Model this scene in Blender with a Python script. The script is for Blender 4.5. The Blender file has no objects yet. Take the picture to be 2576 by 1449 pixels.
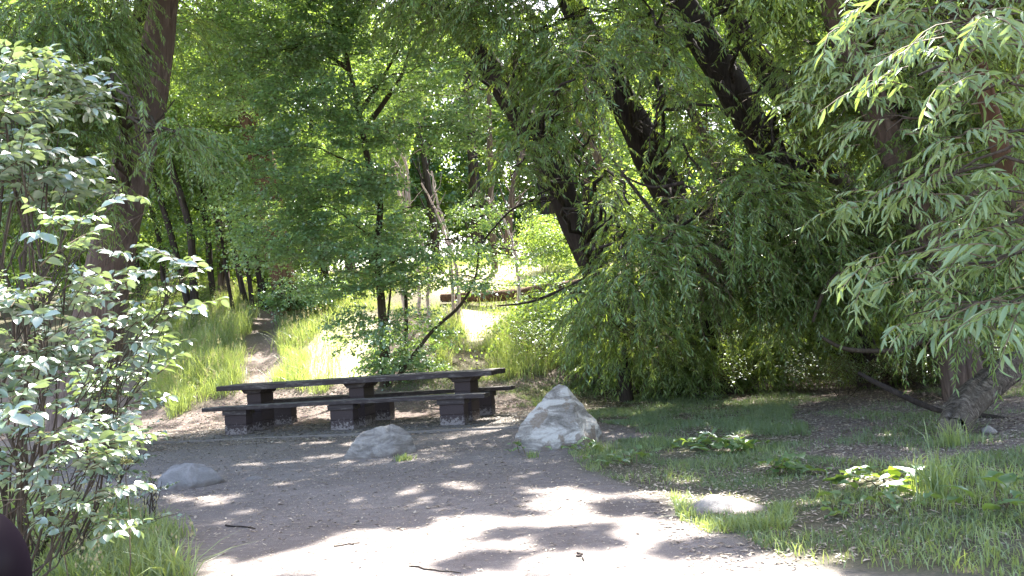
import bpy, bmesh, math
import numpy as np
from mathutils import Matrix, Vector
rng = np.random.default_rng(11)
R = math.radians
sc = bpy.context.scene
COL = sc.collection

# ------------------------------------------------------------------ camera
FV, CX, CY = 2231.2, 1288.0, 724.5            # focal length and centre, in pixels of a 2576 x 1449 frame
CH, CP, CR = 1.236, 0.0574, 0.0694            # eye height, pitch, roll
Fd = np.array([0, math.cos(CP), math.sin(CP)]); U0 = np.array([0, -math.sin(CP), math.cos(CP)]); X0 = np.array([1., 0, 0])
RX = math.cos(CR) * X0 - math.sin(CR) * U0
UP = math.sin(CR) * X0 + math.cos(CR) * U0
EYE = np.array([0, 0, CH])
cd = bpy.data.cameras.new('camera'); cam = bpy.data.objects.new('camera', cd); COL.objects.link(cam)
cd.sensor_width = 36; cd.lens = 36 * FV / 2576; cd.clip_end = 600; cd.clip_start = .05
cam.matrix_world = Matrix(((RX[0], UP[0], -Fd[0], 0), (RX[1], UP[1], -Fd[1], 0), (RX[2], UP[2], -Fd[2], CH), (0, 0, 0, 1)))
sc.camera = cam

def ray(px, py):
    px = np.asarray(px, float); py = np.asarray(py, float)
    return Fd + ((px - CX) / FV)[..., None] * RX - ((py - CY) / FV)[..., None] * UP
def at(px, py, Y):
    d = ray(px, py)
    return EYE + d * (np.asarray(Y, float) / d[..., 1])[..., None]
def proj(P):
    d = P - EYE; z = np.maximum(d @ Fd, .05)
    return CX + FV * (d @ RX) / z, CY - FV * (d @ UP) / z

# ------------------------------------------------------------------ noise
def _h(i, j, k, s):
    n = (i * 374761393 + j * 668265263 + k * 2147483647 + s * 974711) & 0xffffffff
    n = ((n ^ (n >> 13)) * 1274126177) & 0xffffffff
    return ((n ^ (n >> 16)) & 0xffff) / 65535.0
def vn(P, s=0):
    P = np.asarray(P, float); f = np.floor(P); t = P - f; t = t * t * (3 - 2 * t)
    i, j, k = [f[..., a].astype(np.int64) for a in range(3)]
    out = 0
    for a in (0, 1):
        for b in (0, 1):
            for c in (0, 1):
                w = (t[..., 0] if a else 1 - t[..., 0]) * (t[..., 1] if b else 1 - t[..., 1]) * (t[..., 2] if c else 1 - t[..., 2])
                out = out + w * _h(i + a, j + b, k + c, s)
    return out
def fbm(P, s=0, o=3):
    P = np.asarray(P, float); r = 0; a = .5; tot = 0
    for q in range(o):
        r = r + a * vn(P * 2 ** q, s + q * 7); tot += a; a *= .5
    return r / tot
def P3(x, y, z=0.):
    x, y, z = np.broadcast_arrays(np.asarray(x, float), np.asarray(y, float), np.asarray(z, float)); return np.stack([x, y, z], -1)

# ------------------------------------------------------------------ terrain
YB = [(-30, 17.5), (-9, 16.8), (-5.2, 16.2), (-2, 15.4), (0.2, 15.3), (2.2, 16.6), (4, 18.2), (9, 20), (30, 22)]
def terr(x, y):
    x = np.asarray(x, float); y = np.asarray(y, float)
    yb = np.interp(x, [a for a, b in YB], [b for a, b in YB])
    d = y - yb
    sp = np.log1p(np.exp(np.clip(d * 2.2, -30, 30))) / 2.2; sp = np.where(d > 10, d, sp)
    h = .29 * np.minimum(sp, 12) + .10 * np.clip(sp - 12, 0, 60)
    h = h + .10 * (fbm(P3(x * .35, y * .35), 5) - .5) * np.clip((y - 15) / 4, 0, 1) * 3
    h = h + .03 * (fbm(P3(x * .8, y * .8), 9) - .5) * np.clip((12 - y) / 4, 0, 1)
    # bank of the grassy ground on the lower right, foot path worn into the bank
    h = h + .10 * np.clip((x - 1.6) / 1.6, 0, 1) * np.clip((9.5 - y) / 3, 0, 1)
    pc = np.interp(y, [16, 19, 22, 27], PATHX) if PATHX is not None else 1e3
    h = h - .12 * np.exp(-((x - pc) / .33) ** 2) * np.clip((y - 15.5) / 2, 0, 1)
    return h
PATHX = None
def hit(px, py, ymin=2.5, ymax=45):
    d = ray(px, py); d = d / d[..., 1:2]
    ys = np.linspace(ymin, ymax, 900)
    d = np.atleast_2d(d); out = []
    for q in d:
        P = EYE + q * ys[:, None]
        g = P[:, 2] - terr(P[:, 0], P[:, 1])
        w = np.where(g < 0)[0]
        i = w[0] if len(w) else len(ys) - 1
        if i > 0 and g[i] < 0:
            t = g[i - 1] / (g[i - 1] - g[i]); y = ys[i - 1] + t * (ys[i] - ys[i - 1])
        else: y = ys[i]
        p = EYE + q * y; p[2] = terr(p[0], p[1]); out.append(p)
    out = np.array(out)
    return out[0] if np.ndim(px) == 0 else out
_pp = hit(np.array([648, 660, 668, 655]), np.array([975, 900, 830, 772]))
PATHX = [float(_pp[0][0]) + .0, float(np.interp(19, _pp[:, 1], _pp[:, 0])), float(np.interp(22, _pp[:, 1], _pp[:, 0])), float(_pp[3][0])]

def inpoly(x, y, poly):
    r = np.zeros(np.shape(x), bool); n = len(poly); j = n - 1
    for i in range(n):
        xi, yi = poly[i]; xj, yj = poly[j]
        c = ((yi > y) != (yj > y)) & (x < (xj - xi) * (y - yi) / ((yj - yi) + 1e-9) + xi)
        r ^= c; j = i
    return r

# ------------------------------------------------------------------ chosen sun patches; leaves between them and the sun are cut away
AZ, EL = R(13), R(53)
SUN = np.array([math.sin(AZ) * math.cos(EL), math.cos(AZ) * math.cos(EL), math.sin(EL)])
gx = np.arange(-14, 16, .05); gy = np.arange(-1, 44, .05)
GX, GY = np.meshgrid(gx, gy)
GZ = terr(GX, GY); VX, VY = proj(P3(GX, GY, GZ))
def warp(f, a, s):
    return a * (fbm(P3(GX * f, GY * f), s, 3) - .5) * 2
WX = VX + warp(1.5, 90, 21) + warp(7, 70, 25); WY = VY + warp(1.5, 26, 22) + warp(7, 34, 26)
LIT = np.zeros(GX.shape, bool)
n1 = fbm(P3(GX * 3, GY * 2.2), 31, 3); n2 = fbm(P3(GX * 1.3, GY * 1.3), 41, 3)
FG = [(430, 1480), (520, 1425), (650, 1395), (860, 1375), (1000, 1345), (1150, 1318), (1280, 1300), (1360, 1268), (1450, 1285), (1560, 1262), (1680, 1290), (1800, 1330), (1900, 1365), (2050, 1410), (2250, 1470)]
LIT |= inpoly(WX, WY, FG) & ~(inpoly(WX, WY, [(1640, 1368), (1900, 1358), (2000, 1388), (1640, 1404)]) & (n1 < .56)) & ~(inpoly(WX, WY, [(1290, 1330), (1520, 1335), (1500, 1362), (1250, 1360)]) & (n1 < .54)) & ~(n1 < .34)
LIT |= inpoly(VX, VY, [(380, 1190), (1000, 1200), (1300, 1170), (1600, 1180), (1750, 1270), (1000, 1340), (500, 1420)]) & (n1 > .62)
LIT |= inpoly(VX, VY, [(450, 1380), (1250, 1250), (1750, 1230), (2100, 1400), (2100, 1449), (450, 1449)]) & (n1 > .535)
LIT |= inpoly(VX, VY, [(560, 1120), (1300, 1090), (1500, 1180), (500, 1220)]) & (n1 > .69)
LIT |= inpoly(VX, VY, [(1500, 1000), (2560, 1100), (2560, 1449), (2100, 1449), (1500, 1150)]) & (n1 > .67)
for (x0, x1, y0, y1) in [(1100, 1215, 1210, 1234), (1285, 1405, 1262, 1290), (850, 960, 1265, 1275), (1530, 1610, 1060, 1080), (2080, 2260, 1190, 1235), (1700, 1930, 1240, 1300), (1760, 1900, 1075, 1105),
                         (1960, 2110, 1250, 1275), (960, 1060, 1036, 1050), (760, 870, 1020, 1052), (1180, 1300, 1050, 1075), (2090, 2140, 1370, 1420)]:
    cx, cy = (x0 + x1) / 2, (y0 + y1) / 2
    a, b = (VX + warp(3, 30, 23) - cx) / (x1 - x0) * 2, (VY + warp(3, 8, 24) - cy) / (y1 - y0) * 2
    LIT |= (a * a + b * b) < 1
_b = hit(2250, 1232); LIT |= ((GX - _b[0] - .04) ** 2 + (GY - _b[1] + .2) ** 2) < .07
LIT |= inpoly(WX, WY, [(300, 1100), (340, 1050), (560, 1030), (600, 1060), (480, 1092)]) & (n1 > .42)
LIT |= inpoly(WX, WY, [(765, 965), (760, 860), (800, 780), (880, 740), (950, 780), (940, 930), (900, 965)])
LIT |= inpoly(VX, VY, [(640, 985), (640, 890), (700, 880), (790, 850), (780, 985)]) & (n1 > .5)
LIT |= inpoly(VX, VY, [(1080, 780), (1300, 760), (1290, 850), (1180, 880), (1090, 860)])
LIT |= inpoly(VX, VY, [(1040, 860), (1500, 780), (1480, 960), (1040, 980)]) & (n1 > .55)
LIT |= inpoly(VX, VY, [(380, 700), (660, 760), (640, 1030), (380, 1040)]) & (n1 > .56)
LIT |= inpoly(VX, VY, [(900, 800), (1040, 540), (1330, 520), (1500, 560), (1500, 770), (1300, 790)])
LIT |= (GY > 24) & (n2 > .60)
LIT |= (GY > 22) & (GX > 2.5) & (n2 > .44)
LIT |= (GY > 21) & (GX > 5) & (n2 > .36)
LIT |= (GY < 4.9) & (GX < 1.5) & (n2 > .36)
def lit(P):
    t = np.maximum(P[..., 2] - .2, 0) / SUN[2]
    for _ in range(6):
        x = P[..., 0] - SUN[0] * t; y = P[..., 1] - SUN[1] * t
        i = np.clip(((x - gx[0]) / .05).astype(int), 0, len(gx) - 1); j = np.clip(((y - gy[0]) / .05).astype(int), 0, len(gy) - 1)
        t = (P[..., 2] - GZ[j, i]) / SUN[2] * .6 + t * .4
    return LIT[j, i] & (t > .6)

# ------------------------------------------------------------------ materials
def mat(name, fn):
    m = bpy.data.materials.new(name); m.use_nodes = True; nt = m.node_tree; nt.nodes.clear()
    out = nt.nodes.new('ShaderNodeOutputMaterial'); fn(nt, out); return m
def N(nt, t, **k):
    n = nt.nodes.new(t)
    for a, b in k.items():
        if a.startswith('i_'): n.inputs[int(a[2:])].default_value = b
        else: setattr(n, a, b)
    return n
def ramp(nt, fac, stops, interp='LINEAR'):
    r = N(nt, 'ShaderNodeValToRGB'); r.color_ramp.interpolation = interp; e = r.color_ramp.elements
    while len(e) < len(stops): e.new(.5)
    for q, (p, c) in zip(e, stops):
        q.position = p; q.color = (c if hasattr(c, '__len__') else (c, c, c)) + ((1,) if not hasattr(c, '__len__') or len(c) == 3 else ())
    nt.links.new(fac, r.inputs[0]); return r.outputs[0]
def noise(nt, vec, scale, detail=4, rough=.6, dist=0.):
    n = N(nt, 'ShaderNodeTexNoise'); n.inputs['Scale'].default_value = scale; n.inputs['Detail'].default_value = detail
    n.inputs['Roughness'].default_value = rough; n.inputs['Distortion'].default_value = dist
    if vec is not None: nt.links.new(vec, n.inputs['Vector'])
    return n.outputs[0]
def mix(nt, f, a, b, mode='MIX'):
    n = N(nt, 'ShaderNodeMix', data_type='RGBA', blend_type=mode)
    for i, v in ((0, f), (6, a), (7, b)):
        if isinstance(v, bpy.types.NodeSocket): nt.links.new(v, n.inputs[i])
        elif i == 0: n.inputs[0].default_value = v
        else: n.inputs[i].default_value = tuple(v) + (1,)
    return n.outputs[2]
def mapv(nt, scale=(1, 1, 1), rot=(0, 0, 0), src='Object'):
    tc = N(nt, 'ShaderNodeTexCoord'); mp = N(nt, 'ShaderNodeMapping'); mp.inputs['Scale'].default_value = scale; mp.inputs['Rotation'].default_value = rot
    nt.links.new(tc.outputs[src], mp.inputs[0]); return mp.outputs[0]
def math_(nt, op, a, b=0., c=False):
    n = N(nt, 'ShaderNodeMath', operation=op, use_clamp=c)
    for i, v in ((0, a), (1, b)):
        if isinstance(v, bpy.types.NodeSocket): nt.links.new(v, n.inputs[i])
        else: n.inputs[i].default_value = v
    return n.outputs[0]
def principled(nt, out, col, rough=.8, bump=None, bs=.3, bd=.02, spec=.3):
    p = N(nt, 'ShaderNodeBsdfPrincipled')
    if isinstance(col, bpy.types.NodeSocket): nt.links.new(col, p.inputs['Base Color'])
    else: p.inputs['Base Color'].default_value = tuple(col) + (1,)
    if isinstance(rough, bpy.types.NodeSocket): nt.links.new(rough, p.inputs['Roughness'])
    else: p.inputs['Roughness'].default_value = rough
    p.inputs['Specular IOR Level'].default_value = spec
    if bump is not None:
        b = N(nt, 'ShaderNodeBump'); b.inputs['Strength'].default_value = bs; b.inputs['Distance'].default_value = bd
        nt.links.new(bump, b.inputs['Height']); nt.links.new(b.outputs[0], p.inputs['Normal'])
    nt.links.new(p.outputs[0], out.inputs[0]); return p

def leafmat(name, dark, light, trans, gloss=.10, rough=.4, tf=.45, dry=None):
    def f(nt, out):
        a = N(nt, 'ShaderNodeAttribute', attribute_name='tint').outputs['Fac']
        st = [(0, dark), (.85, light)] + ([(.94, light), (.97, dry)] if dry else [])
        c = ramp(nt, a, st)
        d = N(nt, 'ShaderNodeBsdfDiffuse'); nt.links.new(c, d.inputs[0])
        t = N(nt, 'ShaderNodeBsdfTranslucent')
        tc = mix(nt, a, tuple(x * .75 for x in trans), trans); nt.links.new(tc, t.inputs[0])
        m = N(nt, 'ShaderNodeMixShader', i_0=tf); nt.links.new(d.outputs[0], m.inputs[1]); nt.links.new(t.outputs[0], m.inputs[2])
        g = N(nt, 'ShaderNodeBsdfGlossy'); g.inputs['Roughness'].default_value = rough; g.inputs[0].default_value = (.9, .95, 1, 1)
        m2 = N(nt, 'ShaderNodeMixShader', i_0=gloss); nt.links.new(m.outputs[0], m2.inputs[1]); nt.links.new(g.outputs[0], m2.inputs[2])
        nt.links.new(m2.outputs[0], out.inputs[0])
    return mat(name, f)
M = {}
M['willow'] = leafmat('willow leaf', (.078, .165, .04), (.18, .29, .09), (.44, .58, .07), .065, .48)
M['willow_near'] = leafmat('near willow leaf', (.08, .15, .05), (.16, .25, .10), (.34, .46, .08), .07, .5, .35)
M['round'] = leafmat('round leaf', (.075, .19, .10), (.16, .32, .16), (.44, .64, .10), .12, .45, .45)
M['shrub'] = leafmat('shrub leaf', (.10, .165, .10), (.19, .28, .17), (.30, .40, .09), .19, .42, .30)
M['wood_leaf'] = leafmat('woodland leaf', (.06, .14, .045), (.13, .24, .08), (.44, .62, .07), .07, .5, .5)
M['dock'] = leafmat('dock leaf', (.07, .15, .05), (.13, .23, .09), (.35, .5, .06), .13, .4, .4)
M['grass'] = leafmat('grass blade', (.08, .14, .04), (.19, .26, .09), (.48, .58, .11), .08, .45, .45, dry=(.35, .28, .14))
M['short_grass'] = leafmat('short grass', (.06, .11, .035), (.13, .18, .07), (.28, .38, .08), .07, .5, .4, dry=(.3, .25, .13))
M['litter'] = leafmat('dry litter', (.11, .08, .06), (.50, .43, .34), (.2, .15, .1), .05, .6, .15)
M['seed'] = leafmat('seed head', (.30, .26, .13), (.48, .42, .24), (.4, .36, .18), .03, .6, .35)

def barkmat(name, c1, c2, c3, sx=9, ridge=.8):
    def f(nt, out):
        v = mapv(nt, (sx, sx, 1.2)); n = noise(nt, v, 1.6, 6, .65, .6)
        n2 = noise(nt, mapv(nt, (1.3, 1.3, .6)), 2, 3)
        c = ramp(nt, n, [(.32, c1), (.52, c2), (.72, c3)]); c = mix(nt, ramp(nt, n2, [(.4, 0.), (.65, 1.)]), c, tuple(x * .75 for x in c2), 'MIX')
        principled(nt, out, c, .9, n, ridge, .05, .15)
    return mat(name, f)
M['bark_grey'] = barkmat('furrowed grey brown bark', (.05, .035, .03), (.15, .11, .095), (.28, .22, .19))
M['bark_dark'] = barkmat('dark willow bark', (.018, .014, .013), (.05, .04, .036), (.10, .08, .07))
M['bark_red'] = barkmat('reddish bark', (.05, .028, .018), (.13, .075, .05), (.22, .14, .10))
M['bark_thin'] = barkmat('thin stem bark', (.03, .024, .018), (.07, .055, .042), (.13, .11, .09), 20, .3)
M['bark_sunlit'] = barkmat('sunlit dead wood', (.40, .30, .28), (.58, .47, .45), (.72, .6, .58), 20, .3)  # pinkish white paints in the sunlight on the dead stems
M['twig'] = mat('twig', lambda nt, out: principled(nt, out, ramp(nt, noise(nt, mapv(nt), 14, 3), [(.3, (.06, .045, .03)), (.7, (.17, .13, .08))]), .8))

def logf(nt, out):
    a = noise(nt, mapv(nt), 13, 6, .7, .8); b = noise(nt, mapv(nt), 3, 3)
    c = ramp(nt, a, [(.36, (.028, .022, .018)), (.5, (.11, .09, .075)), (.66, (.27, .235, .20))]); c = mix(nt, ramp(nt, b, [(.45, 0.), (.6, .5)]), c, (.10, .085, .07))
    principled(nt, out, c, .9, a, 1., .06, .1)
M['bark_log'] = mat('thick plated log bark', logf)
def groundf(nt, out):
    g = N(nt, 'ShaderNodeAttribute', attribute_name='zone'); sep = N(nt, 'ShaderNodeSeparateColor'); nt.links.new(g.outputs['Color'], sep.inputs[0])
    v = mapv(nt)
    a = noise(nt, v, 1.1, 5, .6); b = noise(nt, v, 28, 6, .75); c = noise(nt, v, 140, 3, .7)
    dirt = ramp(nt, a, [(.3, (.155, .134, .125)), (.7, (.225, .197, .184))])
    dirt = mix(nt, .55, dirt, ramp(nt, b, [(.25, (.10, .083, .078)), (.5, (.21, .185, .175)), (.75, (.32, .285, .27))]))
    dirt = mix(nt, .35, dirt, ramp(nt, c, [(.35, (.09, .075, .07)), (.65, (.33, .30, .28))]))
    big = noise(nt, v, .45, 4, .6); dirt = mix(nt, ramp(nt, big, [(.42, 0.), (.62, .55)]), dirt, (.125, .104, .095)); patch = noise(nt, mapv(nt, (1, 2.2, 1)), 4.5, 5, .7); dirt = mix(nt, ramp(nt, patch, [(.5, 0.), (.66, .5)]), dirt, (.29, .26, .245))
    spk = ramp(nt, noise(nt, mapv(nt, (1, 1, 1)), 75, 2, .5), [(.68, 0.), (.72, 1.)]); dirt = mix(nt, spk, dirt, (.45, .39, .32))
    vo = N(nt, 'ShaderNodeTexVoronoi'); vo.inputs['Scale'].default_value = 38; nt.links.new(mapv(nt, (1, 1.6, 1), (0, 0, .5)), vo.inputs['Vector'])
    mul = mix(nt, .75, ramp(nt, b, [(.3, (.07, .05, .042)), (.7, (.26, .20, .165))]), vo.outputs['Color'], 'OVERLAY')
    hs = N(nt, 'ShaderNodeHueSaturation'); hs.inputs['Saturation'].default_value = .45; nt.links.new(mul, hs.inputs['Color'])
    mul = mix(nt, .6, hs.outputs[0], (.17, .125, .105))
    gr = ramp(nt, b, [(.3, (.045, .05, .022)), (.55, (.10, .095, .05)), (.75, (.16, .13, .085))])
    col = mix(nt, sep.outputs[0], dirt, mul); col = mix(nt, sep.outputs[1], col, gr); col = mix(nt, sep.outputs[2], col, ramp(nt, b, [(.3, (.34, .30, .19)), (.7, (.58, .54, .38))]))  # last layer: dry grass colour with sun glare painted in
    h = math_(nt, 'ADD', math_(nt, 'MULTIPLY', b, 1.), math_(nt, 'MULTIPLY', c, .35))
    principled(nt, out, col, .95, h, .8, .025, .15)
M['ground'] = mat('packed dirt and litter', groundf)
def concf(nt, out):
    v = mapv(nt); a = noise(nt, v, 3, 5); b = noise(nt, v, 60, 5, .7)
    c = ramp(nt, a, [(.3, (.12, .108, .10)), (.7, (.20, .182, .172))]); c = mix(nt, .5, c, ramp(nt, b, [(.3, (.08, .07, .065)), (.7, (.24, .22, .205))]))
    principled(nt, out, c, .9, b, .4, .01)
M['slab'] = mat('worn concrete', concf)
def woodf(wear):
    def f(nt, out):
        v = mapv(nt, (1.2, 26, 26)); g = noise(nt, v, 2.5, 5, .6, .3); w = noise(nt, mapv(nt, (1.5, 6, 6)), 3.2, 7, .72)
        c = ramp(nt, g, [(.3, (.026, .020, .021)), (.7, (.052, .041, .043))])
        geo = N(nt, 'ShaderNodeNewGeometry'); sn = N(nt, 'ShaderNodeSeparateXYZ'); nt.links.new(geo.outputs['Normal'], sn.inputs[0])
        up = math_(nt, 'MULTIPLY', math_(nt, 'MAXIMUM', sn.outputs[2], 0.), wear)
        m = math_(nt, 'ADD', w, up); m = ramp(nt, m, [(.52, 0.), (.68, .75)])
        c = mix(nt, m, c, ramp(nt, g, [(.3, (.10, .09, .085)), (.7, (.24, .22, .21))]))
        principled(nt, out, c, .75, g, .5, .006, .35)
    return f
M['wood'] = mat('dark painted weathered planks', woodf(.22))
M['cleat'] = mat('dark painted timber cleat', woodf(.0))
def blockf(nt, out):
    v = mapv(nt); a = noise(nt, v, 26, 8, .7); b = noise(nt, v, 70, 3, .6)
    tc = N(nt, 'ShaderNodeTexCoord'); s = N(nt, 'ShaderNodeSeparateXYZ'); nt.links.new(tc.outputs['Object'], s.inputs[0])
    hgt = math_(nt, 'MULTIPLY', s.outputs[2], 1.3)
    m = math_(nt, 'SUBTRACT', math_(nt, 'ADD', a, 0.17), hgt); m = ramp(nt, m, [(.55, 0.), (.62, .85)])
    m2 = ramp(nt, noise(nt, v, 16, 6, .7), [(.69, 0.), (.72, .8)])
    m = math_(nt, 'MAXIMUM', m, m2)
    c = mix(nt, m, ramp(nt, b, [(.3, (.028, .019, .021)), (.7, (.050, .036, .039))]), ramp(nt, b, [(.3, (.16, .14, .14)), (.7, (.29, .265, .265))]))
    principled(nt, out, c, .7, b, .35, .006, .35)
M['block'] = mat('flaking dark brown paint on concrete block', blockf)
def rockf(c1, c2, c3, stain, rot, sc_=(2, 2, 9), s2=6.0, stt=(.58, .66)):
    def f(nt, out):
        v = mapv(nt, sc_, rot); a = noise(nt, v, 1.8, 8, .7, .9); b = noise(nt, mapv(nt), s2, 5, .6, .4); k = noise(nt, mapv(nt), 55, 4, .7)
        c = ramp(nt, a, [(.38, c1), (.49, c2), (.57, c3)])
        c = mix(nt, ramp(nt, b, [(stt[0], 0.), (stt[1], .8)]), c, stain)
        c = mix(nt, .22, c, ramp(nt, k, [(.3, tuple(x * .4 for x in c2)), (.7, c3)]))
        tz_ = N(nt, 'ShaderNodeSeparateXYZ'); nt.links.new(mapv(nt), tz_.inputs[0]); soil = math_(nt, 'SUBTRACT', math_(nt, 'MULTIPLY', b, .30), tz_.outputs[2]); c = mix(nt, ramp(nt, soil, [(.06, 0.), (.13, .75)]), c, (.13, .105, .09))
        h = math_(nt, 'ADD', a, math_(nt, 'MULTIPLY', k, .4))
        principled(nt, out, c, .85, h, .7, .03, .25)
    return f
M['rock_white'] = mat('white veined grey rock', rockf((.09, .080, .068), (.23, .21, .19), (.46, .44, .41), (.15, .105, .07), (.25, .7, .35), (1.1, 1.1, 4), 4.2, (.54, .58)))
M['rock_grey'] = mat('grey rock', rockf((.12, .108, .10), (.225, .208, .195), (.32, .30, .28), (.20, .17, .15), (.1, .2, .3), (2, 2, 5), 4, (.62, .75)))
M['rock_blue'] = mat('dusty blue grey rock', rockf((.15, .143, .14), (.20, .192, .19), (.27, .26, .26), (.13, .125, .13), (0, 0, 0), (2, 2, 3), 4, (.65, .8)))
M['rock_pale'] = mat('pale flat rock', rockf((.22, .20, .185), (.30, .28, .26), (.40, .375, .35), (.3, .26, .22), (0, 0, 0), (2, 2, 3), 4, (.65, .8)))
M['cut'] = mat('cut log end', lambda nt, out: principled(nt, out, ramp(nt, noise(nt, mapv(nt), 12, 5), [(.3, (.07, .06, .045)), (.7, (.19, .17, .14))]), .9))
def blackf(nt, out):
    d = N(nt, 'ShaderNodeBsdfDiffuse'); d.inputs[0].default_value = (.004, .003, .005, 1); g = N(nt, 'ShaderNodeBsdfGlossy'); g.inputs['Roughness'].default_value = .35
    m = N(nt, 'ShaderNodeMixShader', i_0=.006); nt.links.new(d.outputs[0], m.inputs[1]); nt.links.new(g.outputs[0], m.inputs[2]); nt.links.new(m.outputs[0], out.inputs[0])
M['black'] = mat('dark plastic', blackf)
M['glass'] = mat('mirror glass', lambda nt, out: setattr(principled(nt, out, (.7, .7, .7), .03).inputs['Metallic'], 'default_value', 1.))
M['yellow_leaf'] = leafmat('yellow green leaf', (.2, .3, .02), (.3, .42, .03), (.75, .85, .04), .02, .6, .7)
M['umbel'] = leafmat('pale yellow umbel', (.45, .45, .2), (.6, .6, .32), (.5, .5, .2), .03, .6, .3)

# ------------------------------------------------------------------ object helpers
def tag(o, label=None, cat=None, group=None, kind=None):
    for k, v in (('label', label), ('category', cat), ('group', group), ('kind', kind)):
        if v: o[k] = v
    return o
def empty(name, loc, label, cat, group=None, rz=0):
    o = bpy.data.objects.new(name, None); COL.objects.link(o); o.location = tuple(float(v) for v in loc); o.rotation_euler = (0, 0, rz); o.empty_display_size = .2
    return tag(o, label, cat, group)
def link(name, me, parent=None, world=True):
    o = bpy.data.objects.new(name, me); COL.objects.link(o)
    if parent is not None:
        o.parent = parent
        if world: o.matrix_parent_inverse = Matrix.LocRotScale(parent.location, parent.rotation_euler, None).inverted()
    return o
def quads(name, V, Q, mats, mi=None, tint=None, parent=None, smooth=False, col=None):
    me = bpy.data.meshes.new(name); V = np.asarray(V, np.float32).reshape(-1, 3); Q = np.asarray(Q, np.int32)
    k = Q.shape[1]; nf = len(Q)
    me.vertices.add(len(V)); me.vertices.foreach_set('co', V.ravel())
    me.loops.add(nf * k); me.loops.foreach_set('vertex_index', Q.ravel())
    me.polygons.add(nf); me.polygons.foreach_set('loop_start', np.arange(nf, dtype=np.int32) * k)
    if smooth: me.polygons.foreach_set('use_smooth', np.ones(nf, bool))
    for m in mats: me.materials.append(m)
    if mi is not None: me.polygons.foreach_set('material_index', np.asarray(mi, np.int32))
    me.update(calc_edges=True)
    if tint is not None:
        a = me.attributes.new('tint', 'FLOAT', 'POINT'); a.data.foreach_set('value', np.asarray(tint, np.float32))
    if col is not None:
        a = me.color_attributes.new('zone', 'FLOAT_COLOR', 'POINT'); a.data.foreach_set('color', np.asarray(col, np.float32).ravel())
    return link(name, me, parent)
def bmobj(name, bm, mats, parent=None, world=True, smooth=False):
    me = bpy.data.meshes.new(name); bm.normal_update(); bm.to_mesh(me); bm.free()
    for m in (mats if isinstance(mats, (list, tuple)) else [mats]): me.materials.append(m)
    if smooth: me.polygons.foreach_set('use_smooth', np.ones(len(me.polygons), bool))
    return link(name, me, parent, world)

def smoothpath(P, n):
    P = np.asarray(P, float); s = np.r_[0, np.cumsum(np.linalg.norm(np.diff(P[:, :3], axis=0), axis=1))]
    t = np.linspace(0, s[-1], n); m = np.gradient(P, s, axis=0) if len(P) > 2 else np.repeat((P[1:] - P[:1]) / s[-1], 2, 0)
    i = np.clip(np.searchsorted(s, t) - 1, 0, len(s) - 2); h = (s[i + 1] - s[i])[:, None]; u = ((t - s[i])[:, None]) / h
    return (2 * u**3 - 3 * u**2 + 1) * P[i] + (u**3 - 2 * u**2 + u) * h * m[i] + (-2 * u**3 + 3 * u**2) * P[i + 1] + (u**3 - u**2) * h * m[i + 1]
def tube(P, r, seg=8, bark=0., seed=0, cap=True):
    """tube through P with radii r: vertices and quads"""
    P = np.asarray(P, float); r = np.asarray(r, float); n = len(P)
    T = np.gradient(P, axis=0); T /= np.linalg.norm(T, axis=1)[:, None] + 1e-9
    ref = np.array([0, 1., .13]) if abs(T[:, 1]).mean() < .8 else np.array([1., 0, .1])
    A = np.cross(T, ref); A /= np.linalg.norm(A, axis=1)[:, None]; B = np.cross(T, A)
    a = np.linspace(0, 2 * math.pi, seg, endpoint=False)
    s = np.r_[0, np.cumsum(np.linalg.norm(np.diff(P, axis=0), axis=1))]
    rr = np.repeat(r[:, None], seg, 1)
    if bark:
        ca = np.stack([np.cos(a), np.sin(a)], -1)
        q = np.concatenate([np.repeat(ca[None] * 3.2, n, 0), np.repeat(s[:, None, None] * 1.1, seg, 1)], -1)
        q2 = np.concatenate([np.repeat(ca[None] * 1.1, n, 0), np.repeat(s[:, None, None] * .9, seg, 1)], -1)
        rr = rr * (1 + bark * ((np.abs(fbm(q, seed, 3) - .5) * 2) * -1.4 + .2) + bark * 1.6 * (fbm(q2, seed + 5, 2) - .5))
    V = P[:, None] + rr[..., None] * (np.cos(a)[None, :, None] * A[:, None] + np.sin(a)[None, :, None] * B[:, None])
    i = np.arange(n - 1)[:, None] * seg; j = np.arange(seg)[None]; k = (np.arange(seg)[None] + 1) % seg
    Q = np.stack([i + j, i + k, i + seg + k, i + seg + j], -1).reshape(-1, 4)
    return V.reshape(-1, 3), Q
class Geo:
    def __init__(s): s.V = []; s.Q = []; s.n = 0
    def add(s, V, Q): s.V.append(V); s.Q.append(Q + s.n); s.n += len(V)
    def build(s, name, m, parent=None, smooth=True): return quads(name, np.concatenate(s.V), np.concatenate(s.Q), [m], parent=parent, smooth=smooth) if s.V else None

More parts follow.
